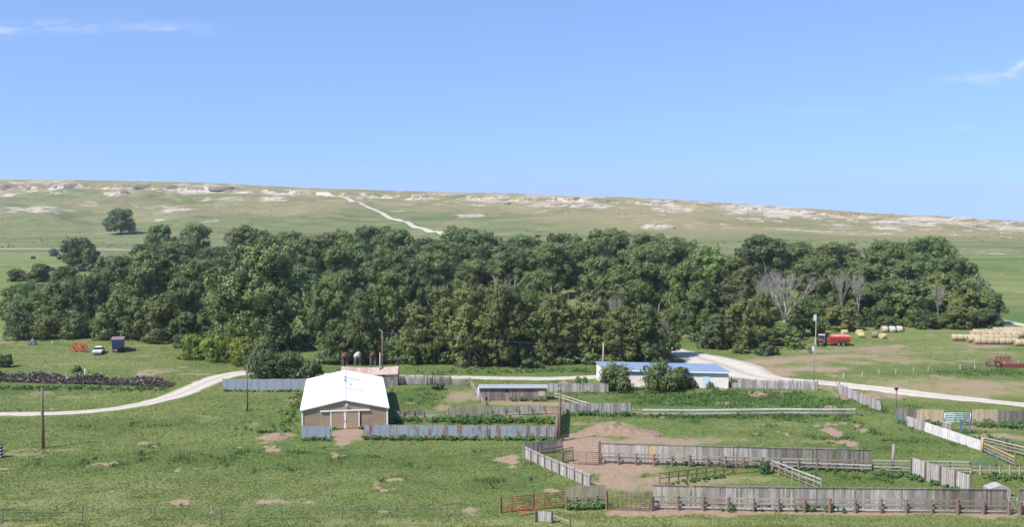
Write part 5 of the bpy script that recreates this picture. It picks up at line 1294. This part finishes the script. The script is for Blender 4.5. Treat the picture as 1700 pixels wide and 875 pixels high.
def car():
    q = G(164, 587); f = Fr(q, R(12)); o = thing('parked_car', q, 'white car parked between the orange rake and the blue truck', 'car')
    # x across, y lengthwise (front towards the camera = -y)
    def hull(prof, w0, w1, mat, name, par=None):
        mb = MB(); n = len(prof); st = len(mb.v)
        for k, sgn in enumerate((-1, 1)):
            for (y_, z, wv) in prof: mb.v.append(f(sgn * wv, y_, z))
        for i in range(n): mb.f.append((st + i, st + (i + 1) % n, st + n + (i + 1) % n, st + n + i))
        mb.f.append(tuple(range(st, st + n))[::-1]); mb.f.append(tuple(range(st + n, st + 2 * n)))
        return mb.build(name, M[mat], par or o)
    body = hull([(-2.4, .32, .86), (-2.48, .6, .88), (-2.35, .82, .86), (-1.1, .95, .92), (1.3, .98, .92), (2.35, .92, .86), (2.45, .6, .86), (2.35, .32, .84)], 0, 0, 'white_paint', 'body')
    hull([(-1.15, .95, .84), (-.45, 1.40, .66), (.9, 1.42, .66), (1.6, .97, .82)], 0, 0, 'glass', 'windows')
    hull([(-.42, 1.39, .70), (-.35, 1.46, .66), (.8, 1.47, .66), (.92, 1.40, .70)], 0, 0, 'white_paint', 'roof')
    MB().box(f(0, -2.5, .46), (1.7, .12, .16), f.rz).build('bumper', M['grey_metal'], o)
    MB().box(f(0, -2.46, .68), (.9, .06, .14), f.rz).build('grille', M['dark'], o)
    for s in (-1, 1):
        MB().disc(f(s * .65, -2.46, .69), (math.sin(-f.rz), -math.cos(f.rz), 0), .1, .08, 10).build('headlight', M['glass'], o)
        for y_ in (-1.5, 1.45): addwheel(o, f(s * .86, y_, .33), (f.c, f.s, 0), .33, .2)
car()
def truck():
    q = G(196, 586); f = Fr(q, R(19)); o = thing('box_truck', q, 'old blue high-sided truck parked beside the white car', 'truck')
    # seen from the rear
    MB().box(f(0, 2.3, 2.0), (2.45, 4.6, 1.5), f.rz).build('cargo_box', M['blue'], o)
    bx = o.children[0]
    mb = MB(); mb.box(f(0, 2.3, 2.80), (2.55, 4.7, .12), f.rz); mb.build('roof_rim', M['pink'], o)
    mb = MB()
    for k in range(7): mb.box(f(-1.08 + k * .36, -.03, 2.0), (.06, .06, 1.46), f.rz)
    mb.box(f(0, -.04, 2.35), (2.45, .05, .1), f.rz); mb.build('ribs', M['bluepale'] if False else M['blue'], bx)
    MB().box(f(0, 2.6, 1.12), (.95, 6.8, .2), f.rz).build('chassis', M['dark'], o)
    MB().box(f(0, -.05, 1.0), (2.3, .12, .5), f.rz).build('tail_gate', M['tire'], o)
    mb = MB(); mb.prism([(4.9, .7), (4.9, 2.35), (5.9, 2.35), (6.3, 1.65), (7.6, 1.5), (7.7, .7)], f(0, 1, 0) and (-f.s, f.c, 0), (0, 0, 1), f(-.95, 0, 0), (f.c * 1.9, f.s * 1.9, 0)); mb.build('cab', M['blue'], o)
    MB().box(f(0, 4.87, 1.95), (1.5, .04, .5), f.rz).build('rear_window', M['glass'], o)
    MB().box(f(-.75, -.1, .62), (.6, .05, .5), f.rz).build('mud_flap', M['pink'], o)
    for s in (-1, 1):
        for y_ in (.9, 6.6): addwheel(o, f(s * .95, y_, .5), (f.c, f.s, 0), .5, .34)
truck()
def rakewheel(o, c, ax, R_, mat):
    mb = MB(); mb.torus(c, ax, R_, .075, 22, 5); c = Vector(c); a = Vector(ax).normalized(); u = a.cross(Vector((0, 0, 1))).normalized(); v = a.cross(u)
    for k in range(10):
        t = k * math.pi / 5; d = u * math.cos(t) + v * math.sin(t); mb.tube([c, c + d * R_ * 1.0], .04, 4, False)
    for k in range(26):
        t = k * 2 * math.pi / 26; d = u * math.cos(t) + v * math.sin(t); d2 = u * math.cos(t + .25) + v * math.sin(t + .25); mb.tube([c + d * R_, c + d2 * R_ * 1.22], .02, 3, False)
    mb.tube([c - a * .06, c + a * .06], .12, 8)
    return mb.build('rake_wheel', M[mat], o)
def rake():
    q = G(132, 585); o = thing('wheel_rake', q, 'rusty orange wheel rake with big spoked wheels left of the white car', 'hay rake')
    f = Fr(q, 0)
    for (x, y_, tilt) in ((-1.2, .0, .5), (-.55, .5, .35), (.1, 0, -.5), (.75, .5, -.3), (1.2, .1, -.6), (-.9, 1.0, .4)):
        rakewheel(o, f(x, y_, 1.05), (math.sin(tilt), -math.cos(tilt), .1), .80, 'orange')
    mb = MB(); mb.tube([f(-1.6, .3, 1.1), f(1.6, .3, 1.1)], .07, 6); mb.tube([f(-3.0, .2, .5), f(-1.2, .3, 1.0)], .06, 6); mb.tube([f(0, .3, 1.1), f(.1, .4, 1.7)], .05, 6); mb.tube([f(-.4, .3, 1.7), f(.7, .3, 1.6)], .05, 6); mb.build('frame', M['orange'], o)
rake()
def junk():
    q = G(55, 574); f = Fr(q, 0); o = thing('old_mower', q, 'small dark blue-grey machine far left on the meadow', 'machine')
    MB().box(f(0, 0, .75), (1.0, .9, .5)).build('body', M['bluegate'], o); MB().box(f(-.1, 0, 1.15), (.4, .4, .4)).build('engine_cover', M['grey_metal'], o)
    for x in (-.5, .55): addwheel(o, f(x, -.3, .38), (0, 1, 0), .38, .2)
    MB().tube([f(-.6, 0, .5), f(-1.7, 0, .35)], .05, 6).build('drawbar', M['grey_metal'], o)
    q = G(88, 572); mb = MB(); mb.tube([(q[0], q[1], q[2]), (q[0], q[1], q[2] + .45)], .2, 9); mb.org = q; tag(mb.build('bucket', M['tank_white']), 'small white bucket in the grass between the dark machine and the orange rake', 'bucket')
junk()
def wagon():
    q = G(1393, 574); f = Fr(q, R(-4)); o = thing('feed_wagon', q, 'bright red high-sided feed wagon behind the old tractor', 'wagon')
    ax = (f.c, f.s, 0)
    mb = MB(); mb.prism([(-.95, .62), (.95, .62), (1.15, 2.0), (1.0, 2.15), (-1.0, 2.15), (-1.15, 2.0)], (-f.s, f.c, 0), (0, 0, 1), f(-2.15, 0, 0), (f.c * 4.3, f.s * 4.3, 0)); mb.build('hopper', M['red'], o); h_ = o.children[0]
    mb = MB(); mb.prism([(-1.0, 2.15), (-.55, 2.42), (.9, 2.42), (1.0, 2.15)], (-f.s, f.c, 0), (0, 0, 1), f(-1.8, 0, 0.003), (f.c * 3.9, f.s * 3.9, 0)); mb.build('cover', M['red_top'], o)
    mb = MB()
    for k in range(6): mb.beam(f(-2.1 + k * .84, -1.02, .62), f(-2.1 + k * .84, -1.2, 2.0), .07, .06)
    mb.build('ribs', M['red'], h_)
    MB().beam(f(-2.2, -1.12, 1.38), f(2.2, -1.12, 1.38), .05, .12).build('belt_rail', M['tank_red'], h_)
    MB().box(f(0, 0, .52), (4.5, 1.2, .18), f.rz).build('chassis', M['red'], o)
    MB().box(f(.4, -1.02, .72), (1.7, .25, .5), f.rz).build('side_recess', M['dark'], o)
    MB().box(f(-2.2, -.2, .9), (.2, 1.6, .8), f.rz).build('front_frame', M['red'], o)
    for x in (-.35, .65):
        for y_ in (-1.0, 1.0): addwheel(o, f(x, y_, .42), (-f.s, f.c, 0), .42, .28)
    MB().tube([f(-2.2, 0, .6), f(-3.6, 0, .55)], .08, 6).build('drawbar', M['red'], o)
wagon()
def tractor(q, rz, mat, label, s=1.0, name='old_tractor', cab=True, group=None):
    f = Fr(q, rz); o = thing(name, q, label, 'tractor', group); u = s
    # x = forward
    MB().box(f(1.1 * u, 0, 1.15 * u), (1.9 * u, .62 * u, .62 * u), rz).build('hood', M[mat], o)
    MB().box(f(2.07 * u, 0, 1.1 * u), (.06, .55 * u, .55 * u), rz).build('grille', M['dark'], o)
    MB().box(f(-.1 * u, 0, .9 * u), (1.6 * u, .55 * u, .5 * u), rz).build('transmission', M['grey_metal'], o)
    if cab:
        mb = MB()
        for x, y_ in ((-.7, -.55), (-.7, .55), (.3, -.55), (.3, .55)): mb.beam(f(x * u, y_ * u, 1.1 * u), f(x * u, y_ * u, 2.3 * u), .07, .07)
        mb.build('cab_frame', M['grey_metal'], o); MB().box(f(-.2 * u, 0, 2.36 * u), (1.35 * u, 1.4 * u, .14), rz).build('cab_roof', M['tank_white'], o)
        MB().box(f(-.2 * u, 0, 1.75 * u), (.9 * u, .98 * u, .85 * u), rz).build('cab_glass', M['glass'], o)
    else:
        mb = MB(); mb.tube([f(.15 * u, 0, 1.3 * u), f(-.15 * u, 0, 1.65 * u)], .035, 5); mb.torus(f(-.18 * u, 0, 1.68 * u), (-.6, 0, .8), .2 * u, .03, 12, 4); mb.build('steering_wheel', M['dark'], o)
        MB().box(f(-.75 * u, 0, 1.35 * u), (.4 * u, .5 * u, .4 * u), rz).build('seat', M['dark'], o)
    MB().tube([f(1.2 * u, .15, 1.45 * u), f(1.2 * u, .15, 2.1 * u)], .045, 6).build('exhaust', M['dark'], o)
    for y_ in (-.85, .85):
        addwheel(o, f(-.55 * u, y_ * u, .78 * u), (-f.s, f.c, 0), .78 * u, .42 * u, mat)
        addwheel(o, f(1.75 * u, y_ * .75 * u, .42 * u), (-f.s, f.c, 0), .42 * u, .24 * u, mat)
        MB().box(f(-.55 * u, y_ * .8 * u, 1.6 * u), (1.1 * u, .4 * u, .07), rz).build('fender', M[mat], o)
    return f, o
tractor(G(1364, 574), R(-112), 'faded', 'faded pinkish-grey old tractor hitched left of the red feed wagon')
tractor(G(1652, 610), R(160), 'faded', 'old red open tractor among the implements at the right edge', .78, 'open_tractor', False)
def disc_harrow():
    q = G(1680, 611); f = Fr(q, R(2)); o = thing('disc_harrow', q, 'low red implement with a row of discs right of the open tractor', 'farm implement')
    mb = MB(); mb.tube([f(-2.8, 0, .7), f(3.4, 0, .7)], .08, 6); mb.tube([f(-2.4, 1.1, .7), f(3.2, 1.1, .7)], .08, 6)
    for x in (-2.2, -.6, 1.0, 2.6): mb.tube([f(x, 0, .7), f(x, 1.1, .7)], .06, 6)
    mb.tube([f(-.2, .5, .7), f(-.1, .5, 1.4)], .06, 6); mb.tube([f(-.6, .5, 1.4), f(.5, .5, 1.3)], .09, 6); mb.build('frame', M['faded'], o)
    for k in range(12):
        MB().disc(f(-2.6 + k * .5, -.1, .38), (.9, .3, 0), .36, .04, 12).build('disc', M['tank_red'], o)
    for x in (-1.8, 2.0): addwheel(o, f(x, .6, .38), (-f.s, f.c, 0), .38, .22)
disc_harrow()
def hayrake2():
    q = G(1664, 604); f = Fr(q, R(10)); o = thing('wheel_rake', q, 'red wheel rake behind the old open tractor', 'hay rake')
    for k in range(4): rakewheel(o, f(-1.2 + k * .85, 0, .75), (.45, -1, .1), .6, 'faded')
    MB().tube([f(-1.8, .2, 1.0), f(2.0, .2, 1.0)], .07, 6).build('frame', M['red'], o)
hayrake2()
# bleached panel at the left edge
q = G(1, 761); o = thing('salt_block_rack', (q[0] - .3, q[1], q[2]), 'black-and-white stacked crate stand cut by the left edge', 'rack')
for k in range(4): MB().box((q[0] - .3, q[1], q[2] + .25 + k * .42), (1.0, .7, .16)).build('shelf', M['white_wood'], o)
for dx in (-.42, .42): MB().box((q[0] - .3 + dx, q[1], q[2] + .85), (.08, .66, 1.7)).build('upright', M['dark'], o)

# scrap and post heap
def heap():
    r = random.Random(22); mb = MB(); mp = MB(); a = Gp(-40, 630); b_ = Gp(286, 641)
    for i in range(5200):
        s = r.random(); q = along(a, b_, s); prof = .75 + .25 * math.sin(s * 23) + .15 * math.sin(s * 61 + 1)
        if s > .93: prof *= (1 - s) / .07
        hh = (2.0 - .6 * s) * prof; v = r.uniform(-1, 1); z = r.uniform(0, 1) * hh * (1 - abs(v) * .75); off = v * 1.5
        ln = r.uniform(.4, 1.3); an = r.uniform(0, 6.28); el = r.uniform(-.9, .9)
        d = Vector((math.cos(an) * math.cos(el), math.sin(an) * math.cos(el), math.sin(el))) * ln / 2
        c = Vector((q[0], q[1] + off, z + .1)); tgt = mp if r.random() < .09 else mb
        tgt.tube([c - d, c + d], r.uniform(.035, .085), 4)
    mb2 = mb.build('scrap_heap', M['heap']); tag(mb2, 'long dark heap of old posts, roots and scrap across the left meadow', 'scrap heap', None, 'stuff')
    p = mp.build('pale_sticks', M['pale_wood'], mb2); p['kind'] = 'stuff'
M['heap'] = wood('heap_wood', (.035, .024, .020), (.075, .052, .042), (.17, .125, .10))
heap()

for (px, t, b_, dx, lab) in ((142, 612, 628, .1, 'thick white upright post sticking out of the scrap heap'), (111, 616, 631, 0, 'pale thin post in front of the scrap heap, left of the white one'), (150, 622, 630, 1.6, 'pale log lying slanted on the scrap heap right of the white post'),
                             (85, 612, 624, -.5, 'leaning pale pole on the left part of the scrap heap'), (168, 617, 628, .6, 'thin leaning pale pole right of the slanted log'), (232, 622, 634, .3, 'short pale pole near the right end of the scrap heap'), (133, 620, 630, -.9, 'broken pale branch leaning left of the white post')):
    q = G(px, b_ + 3); zt = Zat(t, q[1]); mb = MB(); mb.tube([(q[0] + dx, q[1] - .6, q[2]), (q[0], q[1], zt)], .13 if 'thick' in lab else .08, 7); mb.org = q
    tag(mb.build('old_post', M['white_wood'] if 'thick' in lab else M['pale_wood']), lab, 'post', 'loose posts on the scrap heap')

# rock outcrops on the hills
def outcrop(px, py, wpx, hpx, label, mat='rock', seed=1):
    c = Ghill(px, py); Y = c[1]; wd = wpx * Y / F; hh = hpx * Y / F * (.8 if mat == 'rock' else .62)
    r = np.random.default_rng(seed); nu, nv = 40, 12; V_ = []
    for j in range(nv):
        a = j / (nv - 1) * math.pi * .5
        for i in range(nu):
            t = i / nu * 2 * math.pi; k = max(.05, math.cos(a)) ** .35
            V_.append([math.cos(t) * wd / 2 * k, math.sin(t) * wd * .22 * k, math.sin(a) ** .8 * hh])
    V_ = np.array(V_); nz = fbm(V_[:, 0] / (hh * 1.2) + seed * 7, V_[:, 2] / (hh * .5) + V_[:, 1] / hh, seed, 4) - .5
    V_[:, 0] += nz * wd * .14; V_[:, 1] += nz * hh * .7; V_[:, 2] *= (.7 + .7 * fbm(V_[:, 0] / (hh * 1.5), V_[:, 1] / hh, seed + 9, 3)); V_[:, 2] -= hh * .15; V_[:nu, 2] = -hh * 2.5; V_[nu:2 * nu, 2] = np.minimum(V_[nu:2 * nu, 2], hh * .05)
    V_[:, 2] += (np.sign(V_[:, 2]) > 0) * hh * .35 * (fbm(V_[:, 0] / (wd * .06), V_[:, 1] * 0 + seed, seed + 3, 3) - .5)
    idx = np.arange(nu * nv).reshape(nv, nu); F_ = []
    for j in range(nv - 1):
        for i in range(nu): F_.append((idx[j, i], idx[j, (i + 1) % nu], idx[j + 1, (i + 1) % nu], idx[j + 1, i]))
    o = npmesh('rock_outcrop', V_, np.array(F_), M[mat], None, False); o.location = c; tag(o, label, 'rock', 'rock outcrops on the far ridge')
for i, a in enumerate([
 (1093, 380, 56, 9, 'bright white rock bank low on the hill above the wood', 'rock'),
 (842, 340, 12, 8, 'dark block of rock on the pale slope near the middle of the ridge', 'rock_dark'),
 (1005, 334, 26, 4, 'dark ledge under the skyline right of the ridge middle', 'rock_dark'),
 (957, 330, 12, 4, 'small dark ledge at the skyline right of the middle', 'rock_dark'),
 (962, 344, 30, 6, 'pale boulder field below the dark ledge right of the middle', 'rock'),
 (207, 320, 14, 6, 'dark rock knob on a pale mound on the left ridge', 'rock_dark'),
 (48, 315, 9, 6, 'small dark knob near the left end of the ridge', 'rock_dark'),
 (92, 312, 8, 4, 'dark rock in the middle of the leftmost pale mound', 'rock_dark'),
 (236, 309, 36, 3, 'thin dark ledge along the left ridge above the rock knob', 'rock_dark'),
 (368, 312, 44, 3, 'long thin dark ledge left of the hill road top', 'rock_dark'),
 (120, 307, 30, 3, 'pale and dark ledge on the left skyline', 'rock_dark'),
 (283, 309, 24, 3, 'short dark ledge between the two longer left ledges', 'rock_dark'),
 (690, 329, 16, 6, 'pale rock face right of the upper hill road', 'rock'),
 (600, 331, 14, 6, 'pale rock cut beside the top of the hill road', 'rock'),
 (765, 325, 18, 3, 'small brown ledge above the pale patch left of middle', 'rock_dark'),
 (1100, 336, 40, 4, 'pale rocky rim just left of where the ridge dips right', 'rock'),
 (1218, 345, 44, 4, 'long pale rim rock on the right ridge', 'rock'),
 (1340, 356, 30, 7, 'pale cone of rubble on the right ridge', 'rock'),
 (1415, 356, 26, 3, 'brown rim rock right of the pale cone', 'rock_dark'),
 (1598, 364, 40, 4, 'pale rim rock on the skyline far right', 'rock'),
 (1675, 372, 24, 5, 'rocky knob at the right edge of the ridge', 'rock'),
 (825, 331, 50, 5, 'pale ledge around the dark block of rock', 'rock')]): outcrop(*a, seed=i + 3)

# ------------------------------------------------------------------ ground cover
def roadfree(X, Y, m=.2):
    ok = np.ones(len(X), bool)
    for P, W in ROADLINES[:2]:
        for i in range(0, len(P) - 1, 3):
            ok &= ((X - P[i, 0]) ** 2 + (Y - P[i, 1]) ** 2) > (W[i] / 2 + m + .35) ** 2
    return ok
def barnfree(X, Y):
    fx, fy = Gp(573, 712); c, s = math.cos(R(9)), math.sin(R(9)); u = (X - fx) * c + (Y - fy) * s; v = -(X - fx) * s + (Y - fy) * c
    return ~((abs(u) < 6.3) & (v > -.3) & (v < 25))
def tufts(name, n, ylo, yhi, hlo, hhi, wd, mat, label, seed, power=1.0, lushonly=False):
    r = np.random.default_rng(seed)
    Y = ylo + (yhi - ylo) * r.random(n) ** power; X = (r.random(n) * 2 - 1) * .53 * (Y + 12)
    so = patch(X, Y, SOIL) + (fbm(X * .8, Y * .8, 91, 3) - .5) * .9; lu = patch(X, Y, LUSH); dr = patch(X, Y, DRY)
    cl = fbm(X / 2.2, Y / 2.2, 93, 3)
    keep = (so < .40) & roadfree(X, Y) & barnfree(X, Y) & (r.random(n) < .35 + .9 * cl + lu * .6 - dr * .5)
    if lushonly: keep &= (lu + (cl - .5) * 1.2 > .55)
    X, Y, lu, cl = X[keep], Y[keep], lu[keep], cl[keep]; n = len(X); Z = terr(X, Y)
    h = r.uniform(hlo, hhi, n) * (.75 + .4 * cl + .5 * lu); Vs = []
    for k in range(3):
        a = r.uniform(0, 6.283, n); ca, sa = np.cos(a), np.sin(a); w_ = wd * r.uniform(.5, 1.2, n)
        lx, ly = r.normal(0, .35, n) * h, r.normal(0, .35, n) * h
        ox, oy = r.normal(0, wd * .6, n), r.normal(0, wd * .6, n)
        Vs.append(np.stack([np.c_[X + ox - ca * w_ / 2, Y + oy - sa * w_ / 2, Z - .02], np.c_[X + ox + ca * w_ / 2, Y + oy + sa * w_ / 2, Z - .02], np.c_[X + ox + lx, Y + oy + ly, Z + h]], 1))
    V_ = np.concatenate(Vs).reshape(-1, 3); F_ = np.arange(len(V_)).reshape(-1, 3)
    o = npmesh(name, V_, F_, M[mat]); tag(o, label, 'grass', None, 'stuff'); return o
tufts('grass', 520000, 100, 240, .05, .14, .10, 'tuft', 'green pasture grass covering the meadow and pens', 5, 1.3)
tufts('tall_weeds', 70000, 103, 200, .2, .42, .2, 'weed', 'taller dark green weeds growing thick in the pens', 6, 1.0, True)
# weed clumps along fences
def weedline(name, runs, label, seed):
    r = np.random.default_rng(seed); L_ = []
    for (ax, ay, bx, by, n, h, spread) in runs:
        a, b_ = Gp(ax, ay), Gp(bx, by)
        for i in range(n):
            s = r.random(); q = along(a, b_, s); x = q[0] + r.normal(0, spread); y_ = q[1] + r.normal(0, spread); k = h * r.uniform(.35, 1.0)
            L_.append((x, y_, th(x, y_) + k * .45, k * .5))
    V_, F_ = leafcloud(r, np.array(L_), 7, 9, .17, .35)
    o = npmesh(name, V_, F_, M['weed']); tag(o, label, 'weeds', None, 'stuff')
weedline('fence_weeds', [(605, 731, 925, 733, 160, .7, .25), (500, 732, 548, 732, 22, .6, .2), (660, 700, 920, 702, 170, .95, .6), (745, 703, 830, 700, 45, 1.5, .8), (1190, 849, 1420, 851, 26, .8, .2), (1086, 771, 1440, 786, 60, .8, .25), (940, 690, 1050, 691, 50, .9, .4),
     (1050, 693, 1430, 693, 110, .6, .5), (370, 650, 500, 651, 50, .5, .2), (940, 848, 1005, 846, 26, .9, .25), (515, 711, 550, 712, 16, .7, .2), (553, 713, 560, 713, 4, .7, .1), (596, 713, 602, 713, 5, .7, .1), (645, 708, 660, 700, 14, .9, .3), (1490, 703, 1560, 706, 36, .8, .3),
     (1615, 708, 1700, 710, 70, 1.0, .6), (1590, 718, 1690, 745, 50, .8, 1.2), (1000, 655, 1330, 655, 120, .5, .9), (850, 667, 908, 668, 26, .8, .25), (-20, 645, 280, 648, 140, .7, .8), (-20, 625, 150, 622, 20, .9, .6), (1520, 796, 1600, 820, 26, .7, .4), (1450, 792, 1600, 792, 60, .7, .5),
     (1640, 795, 1700, 797, 40, .7, .6), (500, 655, 470, 712, 50, .9, .7), (1100, 808, 1210, 792, 40, .5, .3), (1340, 574, 1345, 590, 14, 1.2, 1.2), (700, 620, 980, 617, 60, .7, 1.0), (430, 720, 480, 717, 14, .7, .3), (380, 700, 400, 720, 6, .5, 1)], 'leafy green weeds crowding the feet of the fences and walls', 77)
def mound(lobes, label, seed, mat='dirt'):
    cx = np.mean([Gp(a, b)[0] for a, b, *_ in lobes]); cy = np.mean([Gp(a, b)[1] for a, b, *_ in lobes])
    g = np.linspace(-1, 1, 70); R_ = 8.0; X, Y = np.meshgrid(cx + g * R_, cy + g * R_); Z = np.zeros(X.shape)
    for a, b, rx, ry, h in lobes:
        x, y = Gp(a, b); Z = np.maximum(Z, h * (1.25 * np.exp(-((X - x) / rx) ** 2 - ((Y - y) / ry) ** 2) - .12))
    Z = np.where(Z > 0, Z * (1 + 0 * X) + .35 * (fbm(X / .55, Y / .55, seed, 5) - .5) * 1.6 * np.clip(Z * 2, 0, 1), -.15)
    V_ = np.stack([(X - cx).ravel(), (Y - cy).ravel(), (Z + terr(X, Y)).ravel()], 1); idx = np.arange(4900).reshape(70, 70)
    m = (Z[:-1, :-1] > -.1) | (Z[1:, 1:] > -.1)
    F_ = np.stack([idx[:-1, :-1][m], idx[:-1, 1:][m], idx[1:, 1:][m], idx[1:, :-1][m]], 1)
    o = npmesh('dirt_mound', V_, F_, M['mound'], None, True); o.location = (cx, cy, 0); tag(o, label, 'dirt mound')
M['mound'] = flat('loose_brown_dirt', (.27, .185, .125), .95, 0, .35, 3)
mound([(1010, 716, 2.5, 2.4, 1.0), (1018, 714, 1.5, 2, 1.1), (1038, 718, 2.8, 2.0, .75), (1058, 720, 2.4, 1.6, .4), (993, 719, 2.0, 1.5, .5)], 'large brown dirt mound in the corral right of the tall crossarm pole', 3)
mound([(458, 727, 1.3, 1.0, .55), (447, 728, 1.2, .8, .35)], 'small brown dirt mound on the grass left of the barn', 4)
# sagebrush dots on the hills
def sage():
    r = np.random.default_rng(5); L_ = []
    for i in range(1500):
        px = r.uniform(0, 1700); Y = r.uniform(640, 1350); X = (px - 850) / F * Y
        if fbm(np.array([X / 90]), np.array([Y / 90]), 99, 3)[0] < .5: continue
        k = r.uniform(.35, .9); L_.append((X, Y, th(X, Y) + k * .4, k))
    V_, F_ = leafcloud(r, np.array(L_), 4, 5, .5, .2); o = npmesh('sagebrush', V_, F_, M['sage']); tag(o, 'scattered grey-green sagebrush on the far slopes', 'sagebrush', None, 'stuff')
sage()

def undergrowth():
    r = np.random.default_rng(31); L_ = []
    for i in range(1500):
        px = r.uniform(185, 1650); y0_ = 236 if px < 330 else 222 if px < 530 else 204.5 if px < 1110 else 236 if px < 1340 else 262
        Y = y0_ + (r.random() ** 1.6) * (140 if px > 180 else 40); X = (px - 850) / F * Y
        if 930 < px < 985 and Y > 280: continue
        if 1105 < px < 1150 and Y < 245: continue
        k = r.uniform(.8, 2.1); L_.append((X, Y, th(X, Y) + k * .5, k))
    V_, F_ = leafcloud(r, np.array(L_), 9, 12, .42, .3); o = npmesh('undergrowth', V_, F_, M['leafD']); tag(o, 'dense shaded undergrowth filling the floor of the wood', 'undergrowth', None, 'stuff')
undergrowth()

mh = bpy.data.materials.new('air_haze'); mh.use_nodes = True; tt = mh.node_tree
for n_ in list(tt.nodes):
    if n_.type == 'BSDF_PRINCIPLED': tt.nodes.remove(n_)
pv = tt.nodes.new('ShaderNodeVolumePrincipled'); pv.inputs['Color'].default_value = (.86, .92, 1, 1); pv.inputs['Density'].default_value = 0.00009; pv.inputs['Anisotropy'].default_value = .2
tt.links.new(pv.outputs[0], tt.nodes['Material Output'].inputs['Volume'])
zb_, zt_ = -230.0, 75.0
mb = MB(); mb.box((0, 3180, (zb_ + zt_) / 2), (6900, 6900, zt_ - zb_)); hz = mb.build('haze', mh); hz['kind'] = 'stuff'; hz['label'] = 'thin pale air haze over the valley'; hz['category'] = 'haze'
